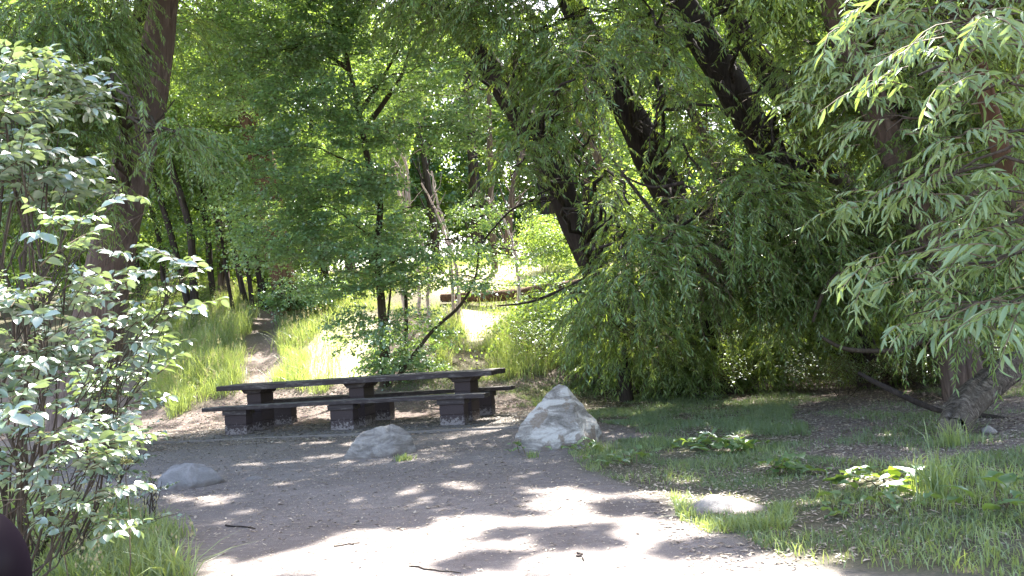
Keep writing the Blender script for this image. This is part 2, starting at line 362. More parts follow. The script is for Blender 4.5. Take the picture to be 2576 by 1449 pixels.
# ------------------------------------------------------------------ leaf sprays
def leaf_pts(l, w, near, fold=.25, curl=.2, wide=.42):
    """vertices of a leaf along +x, normal +z"""
    if not near: return np.array([[0, 0, 0], [l * wide, -w / 2, fold * w], [l, 0, -curl * l * .6], [l * wide, w / 2, fold * w]])
    r = []
    for t in (0, .22, .5, .78, 1):
        k = {0: .04, .22: .8, .5: 1., .78: .62, 1: .03}[t] if wide < .5 else {0: .06, .22: .7, .5: 1., .78: .8, 1: .05}[t]
        for s in (-1, 0, 1): r.append([l * t, s * k * w / 2, abs(s) * fold * w * k - curl * l * t * t])
    return np.array(r)
NEARQ = np.array([[r * 3 + c, r * 3 + c + 1, r * 3 + 3 + c + 1, r * 3 + 3 + c] for r in range(4) for c in range(2)])
def spray(L, n, l, w, droop, hang, near=False, flat=.5, side=1., fold=.22, curl=.2, rise=0., wide=.42, branch=0):
    """one twig with leaves: leaf vertices (n,k,3), twig tube"""
    t = np.linspace(.1, 1, n) + rng.normal(0, .02, n)
    def ax(t): return np.stack([L * t * (1 - .15 * droop * t), .06 * L * np.sin(t * 4 + ph), rise * L * t - droop * L * t * t], -1)
    ph = rng.uniform(0, 6)
    base = ax(t)
    if branch:  # side twiglets
        off = rng.normal(0, branch * L, (n, 3)) * np.array([.6, 1, .35]); base = base + off * np.linspace(.5, 1, n)[:, None]
    tan = ax(t + .02) - ax(t); tan /= np.linalg.norm(tan, axis=1)[:, None]
    sgn = np.where(np.arange(n) % 2 == 0, 1, -1) * side
    d = tan * .9 + np.stack([np.zeros(n), sgn * .9, np.zeros(n)], -1) + np.array([0, 0, -hang]) + rng.normal(0, .28, (n, 3))
    d /= np.linalg.norm(d, axis=1)[:, None]
    nn = np.array([0, 0, 1.]) * flat + rng.normal(0, .55, (n, 3)) * (1.3 - flat); nn -= (nn * d).sum(1)[:, None] * d; nn /= np.linalg.norm(nn, axis=1)[:, None]
    s = np.cross(nn, d); sc_ = rng.uniform(.65, 1.15, n) * (1 - .25 * t)
    lp = leaf_pts(l, w, near, fold, curl, wide)
    LV = base[:, None] + sc_[:, None, None] * (lp[None, :, 0:1] * d[:, None] + lp[None, :, 1:2] * s[:, None] + lp[None, :, 2:3] * nn[:, None])
    tv, tq = tube(ax(np.linspace(0, 1, 5)), np.linspace(.0045, .0015, 5) * (1 if near else 1.3), 3)
    return LV, tv, tq
SP = {}
def mk(kind, count, **k):
    SP[kind] = ([spray(**k) for _ in range(count)], k.get('near', False))
mk('willow', 10, L=.75, n=44, l=.125, w=.023, droop=.75, hang=.75, flat=.35, rise=.15)
mk('willow_small', 8, L=.7, n=50, l=.11, w=.021, droop=.9, hang=.9, flat=.3, rise=.1)
mk('willow_near', 7, L=.34, n=15, l=.11, w=.021, droop=.45, hang=.55, flat=.6, near=True, curl=.25, rise=.1)
mk('round', 12, L=.55, n=36, l=.075, w=.066, droop=.2, hang=.45, flat=.6, branch=.2, rise=.15, wide=.5)
mk('wood', 8, L=.9, n=44, l=.095, w=.06, droop=.35, hang=.4, flat=.5, branch=.2, rise=.2)
mk('wood_far', 8, L=1.1, n=34, l=.15, w=.095, droop=.35, hang=.4, flat=.5, branch=.24, rise=.2)
mk('hedge', 6, L=1.6, n=30, l=.30, w=.20, droop=.3, hang=.4, flat=.4, branch=.3, rise=.2)
mk('canopy', 6, L=1.0, n=52, l=.18, w=.075, droop=.4, hang=.3, flat=.6, branch=.25, rise=.2)
mk('shrub', 8, L=.26, n=9, l=.092, w=.052, droop=.15, hang=.2, flat=.75, near=True, fold=.2, curl=.28, rise=.35, wide=.55)
mk('shrub_far', 8, L=.5, n=24, l=.065, w=.042, droop=.2, hang=.2, flat=.8, branch=.12, rise=.35)
mk('herb', 6, L=.35, n=18, l=.055, w=.035, droop=.1, hang=.1, flat=.9, branch=.15, rise=.9)

CLEAR_R = [([(990, 425), (1120, 415), (1160, 650), (1050, 660)], 30, .92), ([(1190, 470), (1250, 470), (1320, 640), (1270, 650)], 30, .95), ([(1080, 690), (1380, 600), (1440, 770), (1100, 770)], 30, .65)]
CLEAR = []   # stretches of trunk that show between the sprays (projected quads with their distance)
def foliage(name, kind, C, m, parent, carve=.97, thr=.0, freq=1.1, seed=0, outward=.7, scale=(.75, 1.2), twigs=True, tintbase=0.):
    """C: rows of centre xyz, radii xyz, number of sprays"""
    sprays, near = SP[kind]; pts = []; yaw = []
    for c in C:
        n = int(c[6] * MULT.get(kind, 1)); u = rng.normal(size=(n, 3)); u /= np.linalg.norm(u, axis=1)[:, None]; u *= (rng.uniform(0, 1, n) ** .42)[:, None]
        P = np.array(c[:3]) + u * np.array(c[3:6]); pts.append(P)
        a = np.arctan2(u[:, 1], u[:, 0]) + rng.normal(0, 1.3 - outward, n); yaw.append(a)
    P = np.concatenate(pts); yaw = np.concatenate(yaw)
    k = P[:, 2] > terr(P[:, 0], P[:, 1]) + .12
    if thr: k &= fbm(P * freq, seed + 3, 3) > thr
    if (CLEAR and kind.startswith('willow')) or kind == 'round':
        vx, vy = proj(P + np.array([0, 0, -.2]))
        for poly, Y, pr in (CLEAR if kind != 'round' else CLEAR_R): k &= ~(inpoly(vx, vy, poly) & (P[:, 1] < Y) & (rng.random(len(P)) < pr))
    P = P[k]; yaw = yaw[k]; n = len(P)
    if not n: return None
    tid = rng.integers(0, len(sprays), n); scl = rng.uniform(*scale, n); tilt = rng.normal(0, .22, n); roll = rng.normal(0, .22, n)
    cz, sz = np.cos(yaw), np.sin(yaw); ct, st = np.cos(tilt), np.sin(tilt); cr, sr = np.cos(roll), np.sin(roll)
    Z = np.zeros(n); O = np.ones(n)
    Rz = np.stack([cz, -sz, Z, sz, cz, Z, Z, Z, O], -1).reshape(-1, 3, 3); Ry = np.stack([ct, Z, st, Z, O, Z, -st, Z, ct], -1).reshape(-1, 3, 3); Rr = np.stack([O, Z, Z, Z, cr, -sr, Z, sr, cr], -1).reshape(-1, 3, 3)
    A = (Rz @ Ry @ Rr) * scl[:, None, None]
    LV = []; TV = []; TQ = []; tt = []; toff = 0
    for q in range(len(sprays)):
        w = np.where(tid == q)[0]
        if not len(w): continue
        lv, tv, tq = sprays[q]
        X = np.einsum('sij,nkj->snki', A[w], lv) + P[w][:, None, None]
        X = X.reshape(-1, *lv.shape[1:]); tn = np.repeat(rng.normal(0, .13, len(w)), lv.shape[0]) + rng.uniform(0.1, .8, len(X)) + tintbase
        if carve:
            c0 = X[:, 2 if not near else 7]
            kk = ~(lit(c0) & (rng.random(len(X)) < min(1., carve + .1))) & (c0[:, 2] > terr(c0[:, 0], c0[:, 1]))
            X = X[kk]; tn = tn[kk]
        LV.append(X); tt.append(tn)
        if twigs:
            Y = np.einsum('sij,kj->ski', A[w], tv) + P[w][:, None]
            TV.append(Y.reshape(-1, 3)); TQ.append((tq[None] + (np.arange(len(w)) * len(tv))[:, None, None]).reshape(-1, 4) + toff); toff += len(w) * len(tv)
    LV = np.concatenate(LV); tt = np.concatenate(tt); nl, kv = LV.shape[:2]
    lq = NEARQ if near else np.array([[0, 1, 2, 3]])
    Q = (lq[None] + (np.arange(nl) * kv)[:, None, None]).reshape(-1, 4); V = LV.reshape(-1, 3); tint = np.repeat(np.clip(tt, 0, 1), kv); mi = np.zeros(len(Q), int); ms = [m]
    if twigs and TV:
        T = np.concatenate(TV); tq = np.concatenate(TQ) + len(V); V = np.concatenate([V, T]); Q = np.concatenate([Q, tq]); mi = np.r_[mi, np.ones(len(tq), int)]; tint = np.r_[tint, np.zeros(len(T))]; ms.append(M['twig'])
    STATS.append((name, kind, nl))
    return quads(name, V, Q, ms, mi, tint, parent)
STATS = []
MULT = {'willow': 1.9, 'willow_small': 2.2, 'round': 1.9, 'canopy': 1.7, 'shrub': 1.6, 'wood': 2.2, 'wood_far': 1.5, 'willow_near': .95}
def clump(vx, vy, Y, rx, ry, rd, n):
    c = at(vx, vy, Y); s = Y / FV
    return [*c, rx * s, rd, ry * s, n]

def trunkpath(V, Y, ground=True):
    """V: rows (px, py, width px); Y: distance or list"""
    V = np.array(V, float); Y = np.broadcast_to(np.asarray(Y, float), (len(V),)).copy()
    P = at(V[:, 0], V[:, 1], Y); r = V[:, 2] * Y / FV / 2
    if ground:
        g = terr(P[0, 0], P[0, 1])
        d = (P[0] - P[1]); d /= np.linalg.norm(d)
        if P[0, 2] > g - .1:
            b = P[0] + d * (P[0, 2] - g + .25) / max(-d[2], .3); P = np.vstack([b, P]); r = np.r_[r[0] * 1.2, r]
    return P, r
def limb(g, a, b, r0, r1, sag=.15, seg=6, n=9, wig=.08):
    L = np.linalg.norm(b - a); m = (a + b) / 2 + np.array([0, 0, sag * L]) + rng.normal(0, wig * L, 3)
    P = smoothpath(np.array([a, m, b]), n); P[1:-1] += rng.normal(0, .015 * L, (n - 2, 3))
    g.add(*tube(P, np.linspace(r0, r1, n), seg)); return P
def tree(name, label, cat, V, Y, bark, kind, C, leafm, group=None, twig_r=.03, carve=.97, thr=.0, extra=(), freq=1.1, seg=20, barkd=.12, subs=3, scale=(.75, 1.2), outward=.7, limbs=True):
    P, r = trunkpath(V, Y)
    root = empty(name, (P[0][0], P[0][1], terr(P[0][0], P[0][1])), label, cat, group)
    L = np.linalg.norm(np.diff(P, axis=0), axis=1).sum()
    S = smoothpath(np.c_[P, r], max(12, int(L / .12)))
    g = Geo(); g.add(*tube(S[:, :3], S[:, 3], seg, barkd, rng.integers(99))); g.build('trunk', bark, root)
    bm_ = M['bark_thin'] if bark is not M['bark_dark'] else bark
    for ex, eY in extra:
        b = Geo(); p, rr = trunkpath(ex, eY, False); s = smoothpath(np.c_[p, rr], 24); b.add(*tube(s[:, :3], s[:, 3], 8, .05, 3)); b.build('branch', bm_, root)
    if limbs:
        for c in C:
            cc = np.array(c[:3]); d = np.linalg.norm(S[:, :3] - cc, axis=1) + np.maximum(S[:, 2] - cc[2], 0) * 1.0 + np.maximum(cc[2] - S[:, 2] - 2, 0) * .2
            i = int(np.argmin(d)); a = S[i, :3]; r0 = min(S[i, 3] * .6, twig_r * (1 + .3 * np.linalg.norm(cc - a)))
            b = Geo(); q = limb(b, a, cc, r0, r0 * .3)
            for _ in range(subs):
                e = cc + rng.normal(0, .45, 3) * np.array(c[3:6]); limb(b, q[rng.integers(4, 8)], e, r0 * .35, .004, .05, 4, 6)
            b.build('branch', bm_, root)
    if C: foliage('crown', kind, C, leafm, root, carve, thr, freq, int(rng.integers(1000)), outward, scale)
    return root

# ------------------------------------------------------------------ ground
def axis(lo, hi, near_lo, near_hi, st, grow):
    a = list(np.arange(near_lo, near_hi, st)); s = st; x = near_lo
    left = []
    while x > lo: s *= grow; x -= s; left.append(x)
    s = st; x = a[-1]; right = []
    while x < hi: s *= grow; x += s; right.append(x)
    return np.array(left[::-1] + a + right)
xs = axis(-150, 150, -8, 8, .07, 1.08); ys = axis(-60, 220, 3, 19, .07, 1.06)
gX, gY = np.meshgrid(xs, ys); gZ = terr(gX, gY)
gZ += (.012 * (fbm(P3(gX * 5, gY * 5), 77, 3) - .5) + .03 * (fbm(P3(gX * 1.2, gY * 1.2), 78, 2) - .5))
vx, vy = proj(P3(gX, gY, gZ))
wn = (fbm(P3(gX * 1.3, gY * 1.3), 61, 3) - .5) * 2; front = gY > 2
# regions read off the picture, turned into ground areas
TALL_L = [(380, 690), (640, 745), (632, 850), (612, 940), (618, 975), (560, 1010), (400, 1050), (360, 900)]
TALL_C = [(680, 990), (690, 900), (690, 790), (640, 740), (900, 735), (900, 790), (860, 960), (800, 985)]
TALL_R = [(1080, 960), (1100, 800), (1300, 770), (1480, 730), (1540, 930), (1300, 950)]
LAWN = [(1290, 985), (1480, 965), (1700, 1000), (2000, 1010), (2030, 1110), (1960, 1150), (1650, 1090), (1500, 1060), (1330, 1020)]
LOWR = [(1430, 1140), (1560, 1105), (1760, 1110), (2050, 1150), (2300, 1170), (2600, 1130), (2700, 1500), (2230, 1460), (1950, 1400), (1830, 1340), (1720, 1270), (1500, 1190)]
LOWL = [(-50, 1255), (150, 1270), (330, 1290), (420, 1330), (440, 1400), (490, 1470), (-50, 1500)]
BARE1 = [(765, 968), (775, 880), (815, 820), (870, 790), (930, 800), (940, 880), (920, 965)]; BARE2 = [(1060, 735), (1110, 680), (1250, 640), (1360, 640), (1370, 690), (1300, 735)]; BARE3 = [(1140, 780), (1290, 765), (1270, 840), (1190, 870)]
wvx = vx + wn * 60; wvy = vy + wn * 18
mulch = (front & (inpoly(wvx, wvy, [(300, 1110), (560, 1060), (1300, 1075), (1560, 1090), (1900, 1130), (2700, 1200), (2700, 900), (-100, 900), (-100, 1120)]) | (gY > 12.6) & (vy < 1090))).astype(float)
ingr = lambda X, Y, m=1: sum(inpoly(X, Y, q) for q in (TALL_L, TALL_C, TALL_R, LAWN, LOWR, LOWL)) > 0
green = (front & ingr(wvx, wvy)).astype(float) * .8
onpath = np.exp(-((gX - np.interp(gY, [16, 19, 22, 27], PATHX)) / .45) ** 2) * ((gY > 15) & (gY < 29))
green = np.maximum(green, np.clip((gY - 19) / 3, 0, 1) * .8) * (1 - np.clip(onpath * 1.6, 0, 1)); green = np.where(gY < 2.5, 0, green)
def blur(a, k=2):
    for _ in range(k):
        a = (a + np.roll(a, 1, 0) + np.roll(a, -1, 0) + np.roll(a, 1, 1) + np.roll(a, -1, 1)) / 5
    return a
bare = front & (inpoly(wvx * .3 + vx * .7, vy, BARE1) | inpoly(wvx * .3 + vx * .7, vy, BARE2) | inpoly(vx, vy, BARE3)); green[bare] = 0; mulch[bare] = .0
sunlit_straw = blur(bare.astype(float), 5); mulch = blur(mulch, 4); green = blur(green, 4)  # dry grass on the bare patches, paled to paint in the sun's glare
ny, nx = gX.shape; ii = (np.arange(ny - 1)[:, None] * nx + np.arange(nx - 1)[None])
GQ = np.stack([ii, ii + 1, ii + nx + 1, ii + nx], -1).reshape(-1, 4)
tag(quads('ground', P3(gX, gY, gZ), GQ, [M['ground']], smooth=True, col=np.stack([mulch, green, sunlit_straw, 1 + 0 * green], -1)), kind='structure')
def tz(x, y): return terr(x, y) + .012 * (fbm(P3(x * 5, y * 5), 77, 3) - .5) + .03 * (fbm(P3(x * 1.2, y * 1.2), 78, 2) - .5)

# ------------------------------------------------------------------ picnic set
TO = np.array([-2.7478, 13.7155]); TYAW = -.267
def tw(u, v): return TO + u * np.array([math.cos(TYAW), math.sin(TYAW)]) + v * np.array([-math.sin(TYAW), math.cos(TYAW)])
def box(bm, x0, x1, y0, y1, z0, z1, bev=.006, taper=0., seg=2, jit=0.):
    b = bmesh.new(); bmesh.ops.create_cube(b, size=1)
    for v in b.verts:
        t = taper if v.co.z > 0 else 0
        v.co = Vector(((x0 + x1) / 2 + v.co.x * (x1 - x0 + 2 * t), (y0 + y1) / 2 + v.co.y * (y1 - y0), (z0 + z1) / 2 + v.co.z * (z1 - z0)))
    if bev: bmesh.ops.bevel(b, geom=b.edges[:], offset=bev, segments=seg, affect='EDGES', profile=.6)
    if jit:
        for v in b.verts: v.co += Vector(rng.normal(0, jit, 3))
    me = bpy.data.meshes.new('t'); b.to_mesh(me); b.free(); bm.from_mesh(me); bpy.data.meshes.remove(me)
SZ = .03
def slab():
    bm = bmesh.new(); box(bm, -3.1, 3.1, -.62, 2.05, -.15, SZ, .012, jit=0)
    o = bmobj('concrete_slab', bm, M['slab']); o.location = (*TO, 0); o.rotation_euler = (0, 0, TYAW); tag(o, kind='structure')
slab()
PU = (-1.797, .045, 1.825); LB = 4.72
def plankset(bm, v0, v1, z0, z1, L, nb, gap=.008):
    w = (v1 - v0 - gap * (nb - 1)) / nb
    for i in range(nb):
        a = v0 + i * (w + gap); e = rng.uniform(-.012, .012)
        n = 12
        b = bmesh.new(); bmesh.ops.create_grid(b, x_segments=n, y_segments=1, size=.5)
        r = bmesh.ops.extrude_face_region(b, geom=b.faces[:]); 
        for x in r['geom']:
            if isinstance(x, bmesh.types.BMVert): x.co.z = 1
        bmesh.ops.recalc_face_normals(b, faces=b.faces[:])
        ph = rng.uniform(0, 6)
        for v in b.verts: v.co = Vector((v.co.x * (L + e), a + (v.co.y + .5) * w, z0 + (z1 - z0) * v.co.z + .004 * math.sin(v.co.x * 7 + ph)))
        ed = [x for x in b.edges if len(x.link_faces) == 2 and x.calc_face_angle(0) > .8]
        bmesh.ops.bevel(b, geom=ed, offset=.006, segments=2, affect='EDGES', profile=.6)
        for v in b.verts: v.co += Vector(rng.normal(0, .0012, 3))
        me = bpy.data.meshes.new('t'); b.to_mesh(me); b.free(); bm.from_mesh(me); bpy.data.meshes.remove(me)
def piers(root, us, w, d, courses, ch, capw, caph, taper, capd):
    for u in us:
        bm = bmesh.new()
        for c in range(courses): box(bm, u - w / 2 + rng.uniform(-.003, .003), u + w / 2, -d / 2, d / 2, c * ch + .003, (c + 1) * ch - .003, .010, seg=2, jit=.0008)
        box(bm, u - w / 2 + .012, u + w / 2 - .012, -d / 2 + .012, d / 2 - .012, .001, courses * ch - .01, 0)
        p = bmobj('block_pier', bm, M['block'], root, False)
        bm = bmesh.new(); box(bm, u - capw / 2, u + capw / 2, -capd / 2, capd / 2, courses * ch, courses * ch + caph, .005, taper=taper)
        bmobj('cleat', bm, M['cleat'], p, False)
def bench(v, label):
    p = tw(0, v); root = empty('picnic_bench', (*p, SZ), label, 'bench', None, TYAW)
    bm = bmesh.new(); plankset(bm, -.155, .155, .392, .452, LB, 2); bmobj('seat', bm, M['wood'], root, False)
    piers(root, PU, .385, .2, 2, .155, .43, .08, 0, .25)
    return root
bench(0, 'long dark brown plank bench on block piers, nearest side of the picnic table')
bench(1.40, 'long dark brown plank bench behind the picnic table, its top sunlit')
p = tw(0, .66); root = empty('picnic_table', (*p, SZ), 'long dark brown group picnic table on painted block piers between two benches', 'picnic table', None, TYAW)
bm = bmesh.new(); plankset(bm, -.39, .39, .685, .765, LB, 4); bmobj('tabletop', bm, M['wood'], root, False)
piers(root, PU, .26, .40, 4, .1525, .28, .072, .06, .5)

# ------------------------------------------------------------------ rocks
def rock(name, label, cat, pts, vx, vy, m, scale=1., rough=.03, sub=5, sm=4, seed=0, rz=0., group=None, ridge=.5):
    g = hit(vx, vy); Y = g[1]; k = Y / FV
    bm = bmesh.new()
    for (a, b, c) in pts: bm.verts.new((a * k, c, b * k))
    bmesh.ops.convex_hull(bm, input=bm.verts[:])
    bmesh.ops.delete(bm, geom=[v for v in bm.verts if not v.link_faces], context='VERTS')
    bmesh.ops.triangulate(bm, faces=bm.faces[:])
    for i in range(sub):
        big = [e for e in bm.edges if e.calc_length() > .028]
        if not big: break
        bmesh.ops.subdivide_edges(bm, edges=big, cuts=1, use_grid_fill=False); bmesh.ops.triangulate(bm, faces=[f for f in bm.faces if len(f.verts) > 3])
    for _ in range(sm): bmesh.ops.smooth_vert(bm, verts=bm.verts[:], factor=.5, use_axis_x=True, use_axis_y=True, use_axis_z=True)
    bm.normal_update()
    co = np.array([v.co for v in bm.verts]); nr = np.array([v.normal for v in bm.verts])
    q = co @ np.array([[.9, .3, .2], [-.3, .8, .5], [.1, -.5, .85]])
    d = (fbm(co * 5, seed, 4) - .5) * 2 * rough * 1.6 + (np.abs(fbm(q * np.array([4, 4, 14]), seed + 9, 3) - .5)) * -2 * rough * ridge + (fbm(co * 24, seed + 4, 2) - .5) * rough * .5
    co = co + nr * d[:, None]
    for v, c in zip(bm.verts, co): v.co = Vector(c)
    o = bmobj(name, bm, m, smooth=True); o.location = (g[0], g[1], g[2] - .02); o.rotation_euler = (0, 0, rz)
    return tag(o, label, cat, group)
rock('boulder', 'large pointed boulder with white and grey veins, right of the picnic table', 'boulder',
     [(-114, -20, .0), (-112, 18, .02), (-106, 48, .06), (-84, 76, .08), (-52, 104, .1), (-26, 134, .14), (-4, 158, .16), (16, 166, .2), (36, 158, .22), (52, 134, .24), (76, 98, .28), (104, 64, .32), (120, 34, .36), (116, -20, .3), (75, -20, -.2), (-50, -20, -.28), (58, 28, -.2), (48, 72, -.08), (44, 108, .05), (-40, 40, -.18), (-86, 38, -.06), (-90, -20, .6), (90, -20, .7), (0, 90, .5), (10, 152, .32), (0, -20, .8)],
     1405, 1128, M['rock_white'], rough=.018, sm=1, seed=53, ridge=1.3)
rock('boulder', 'rounded mid grey cracked boulder in front of the picnic bench', 'boulder',
     [(-94, -15, 0), (-90, 16, .02), (-60, 56, .05), (-42, 68, .1), (0, 80, .1), (34, 86, .15), (58, 72, .15), (84, 46, .2), (94, 8, .2), (85, -15, .2), (30, -15, -.1), (-60, -15, -.1), (35, 20, -.08), (-50, 15, -.06), (0, -15, .5), (-10, 45, .4), (60, 10, .4)],
     955, 1150, M['rock_grey'], rough=.024, sm=2, seed=12, ridge=.9)
rock('boulder', 'low dusty blue grey boulder partly behind the left shrub', 'boulder',
     [(-90, -15, 0), (-70, 40, .05), (-45, 62, .1), (0, 68, .15), (45, 50, .15), (85, 15, .15), (95, -15, .2), (0, -15, -.15), (-50, 10, -.08), (30, 20, -.05), (0, -15, .6), (0, 45, .45)],
     470, 1225, M['rock_blue'], rough=.03, sm=4, seed=25)
rock('boulder', 'pale flat sunlit rock sunk in the grass edge', 'boulder',
     [(-150, -14, 0), (-110, 8, .03), (-50, 34, .1), (-10, 42, .14), (70, 26, .14), (130, 6, .1), (150, -14, .1), (0, -14, -.14), (80, 0, -.08), (-70, 4, -.08), (0, -14, .45), (0, 25, .35)],
     1818, 1288, M['rock_pale'], rough=.018, sm=4, seed=31)
rock('small_stone', 'small flat grey stone sunk in the dirt between the two boulders', 'stone', [(-38, -6, 0), (-10, 14, .08), (15, 13, .09), (38, -6, 0), (0, -6, -.1), (0, -6, .3), (0, 8, .2)], 632, 1208, M['rock_blue'], rough=.01, sm=2, seed=2)
rock('small_stone', 'small pale stone beside the sawn log', 'stone', [(-25, -6, 0), (-18, 18, .05), (10, 24, .08), (30, 6, .08), (28, -6, 0), (0, -6, -.08), (0, -6, .25), (0, 14, .15)], 2492, 1090, M['rock_pale'], rough=.012, sm=2, seed=5)
rock('small_stone', 'dark clod of earth lying on the open dirt', 'stone', [(-9, -3, 0), (-5, 6, .02), (4, 7, .02), (9, -3, 0), (0, -3, -.02), (0, -3, .06)], 1280, 1215, M['bark_grey'], rough=.004, sm=1, seed=8)
rock('small_stone', 'flat tan stone in the grass behind the broad leaved weeds', 'stone', [(-28, -4, 0), (-20, 8, .04), (20, 10, .05), (30, -4, 0), (0, -4, -.05), (0, -4, .2), (0, 8, .1)], 1995, 1132, M['rock_pale'], rough=.01, sm=2, seed=15)

# ------------------------------------------------------------------ fallen wood
def log(name, label, cat, V, Ys, m, seg=26, bark=.16, cut=None, lift=0, drop=True):
    V = np.array(V, float); Ys = np.array(Ys, float); P = at(V[:, 0], V[:, 1], Ys); r = V[:, 2] * Ys / FV / 2
    root = empty(name, tuple(P[0]), label, cat)
    S = smoothpath(np.c_[P, r], max(10, int(np.linalg.norm(np.diff(P, axis=0), axis=1).sum() / .05)))
    g = Geo(); g.add(*tube(S[:, :3], S[:, 3], seg, bark, 17)); g.build('bark', m, root)
    if cut is not None:
        T = S[0, :3] - S[1, :3]; T /= np.linalg.norm(T); Vt, _ = tube(S[:3, :3], S[:3, 3], seg, bark, 17); ring = Vt[:seg]
        cc = ring.mean(0); vs = [ring + T * .0, cc + (ring - cc) * .66 + T * .012, cc + (ring - cc) * .33 + T * .008, cc + (ring - cc) * .02 + T * .015]
        q = [[a * seg + j, a * seg + (j + 1) % seg, (a + 1) * seg + (j + 1) % seg, (a + 1) * seg + j] for a in range(3) for j in range(seg)]
        quads('cut_end', np.concatenate(vs), q, [M['cut']], parent=root)
    return root
lg = hit(2405, 1108)
log('fallen_log', 'thick rough barked log with a sawn end, lower right beside the grass', 'log', [(2392, 1086, 72), (2412, 1046, 78), (2446, 1004, 82), (2490, 962, 74), (2545, 925, 68), (2630, 880, 62), (2720, 840, 56)], [lg[1] + .02, lg[1] + .5, lg[1] + 1.0, lg[1] + 1.6, lg[1] + 2.2, lg[1] + 3.0, lg[1] + 4], M['bark_log'], cut=1, bark=.34, seg=48)
gb = hit(1320, 752); yb_ = float(gb[1])
log('fallen_log', 'long fallen trunk lying across the sunlit clearing behind the table', 'log', [(1110, 750, 22), (1200, 747, 26), (1300, 741, 32), (1400, 730, 42), (1490, 722, 50), (1600, 718, 52)], [yb_ - .3, yb_ - .5, yb_ - .7, yb_ - .9, yb_ - 1.1, yb_ - 1.3], M['bark_red'], cut=1)
b1 = hit(2395, 1048)[1]
log('fallen_branch', 'dark dead branch slanting down to the sawn log', 'branch', [(2400, 1045, 13), (2330, 1022, 15), (2250, 985, 15), (2190, 955, 12), (2160, 938, 9)], [b1, b1 + .1, b1 + .3, b1 + .6, b1 + .75], M['bark_dark'], 10, .1)
b2 = hit(2520, 1055)[1]
log('fallen_branch', 'thin dark branch on the mulch beyond the sawn log', 'branch', [(2440, 1042, 14), (2500, 1050, 15), (2560, 1062, 13), (2650, 1075, 10)], [b2 + .3, b2 + .1, b2, b2], M['bark_dark'], 8, .1)
def stick(label, a, b, w, m=M['bark_dark']):
    A, B = hit(*a), hit(*b); A[2] = tz(A[0], A[1]) + .006; B[2] = tz(B[0], B[1]) + .008; n = 7
    P = np.linspace(A, B, n); P[1:-1, :2] += rng.normal(0, .012, (n - 2, 2)); P[:, 2] = tz(P[:, 0], P[:, 1]) + w * .8
    V, Q = tube(P, np.linspace(w, w * .5, n), 6); tag(quads('stick', V, Q, [m]), label, 'stick')
stick('dark thin stick on the shaded dirt near the left weeds', (568, 1322), (642, 1331), .008)
stick('thin pale twig on the sunlit dirt at the bottom edge', (1030, 1432), (1160, 1445), .005, M['bark_thin'])
stick('short dark twig on the bright sunlit dirt', (1452, 1392), (1468, 1412), .006)
stick('thin twig lying on the dirt left of the sunlit patch', (840, 1376), (905, 1369), .005, M['bark_thin'])

# ------------------------------------------------------------------ trees
def band(pts, w, Y, p=.95):
    """clear stretch along a trunk"""
    pts = np.array(pts, float); L = [(x - w * .85, y) for x, y in pts]; Rr = [(x + w * .85, y) for x, y in pts[::-1]]
    CLEAR.append((L + Rr, Y, p))
band([(1700, -40), (1740, 60), (1812, 170), (1900, 330), (1980, 470)], 95, 15)
band([(1535, 200), (1600, 320), (1655, 430), (1700, 515)], 95, 16)
band([(1385, 410), (1440, 560), (1505, 695)], 90, 15.5)
band([(1200, 130), (1290, 265), (1320, 330)], 50, 15.5, .5)
band([(2310, 600), (2345, 690), (2375, 770)], 80, 12, .75)
band([(2180, 230), (2230, 330), (2290, 450)], 60, 12, .6)
band([(1830, -20), (1900, 150), (1960, 250)], 50, 17, .7)
band([(430, -60), (405, 60), (378, 230), (330, 430), (290, 600), (262, 740)], 112, 13.6, .9)
CLEAR.append(([(1290, 520), (1420, 520), (1490, 720), (1440, 780), (1180, 780), (1100, 700)], 30, .95))
CLEAR.append(([(1560, 850), (2300, 890), (2300, 1100), (1560, 1100)], 14.4, .93))

wp = [[] for _ in range(5)]
# outer curtain of drooping sprays in front of the leaning trunks
lean = [(1440, 15.5), (1700, 16), (2000, 15), (2150, 17), (2330, 12)]
def low(x): return np.interp(x, [1430, 1500, 1600, 1750, 1900, 2050, 2200, 2400, 2700], [630, 700, 740, 710, 730, 760, 720, 710, 700])
for i in range(150):
    x = rng.uniform(1420, 2680); y = rng.uniform(-60, low(x)); Y = rng.uniform(11.3, 14.3)
    if x < 1500 and y > 500: continue
    k = int(np.argmin([abs(x - a - (400 - y) * -.15) for a, b in lean]))
    if k == 4: Y = min(Y, 12.5)
    wp[k].append(clump(x, y, Y, 115, 95, .7, 26))
for i in range(34):      # denser low skirt
    x = rng.uniform(1530, 2350); y = low(x) - rng.uniform(0, 190); wp[int(np.argmin([abs(x - a) for a, b in lean]))].append(clump(x, y, rng.uniform(11.5, 14), 100, 70, .6, 34))
for i in range(100):
    x = rng.uniform(1560, 2550); wp[int(np.argmin([abs(x - a) for a, b in lean]))].append(clump(x, rng.uniform(800, 945), rng.uniform(15, 17.3), 100, 45, .6, 30))
for i in range(20):      # trees' far side
    x = rng.uniform(1520, 2700); y = rng.uniform(0, 860); wp[int(np.argmin([abs(x - a) for a, b in lean]))].append(clump(x, y, rng.uniform(15.5, 18.5), 130, 110, .9, 30))
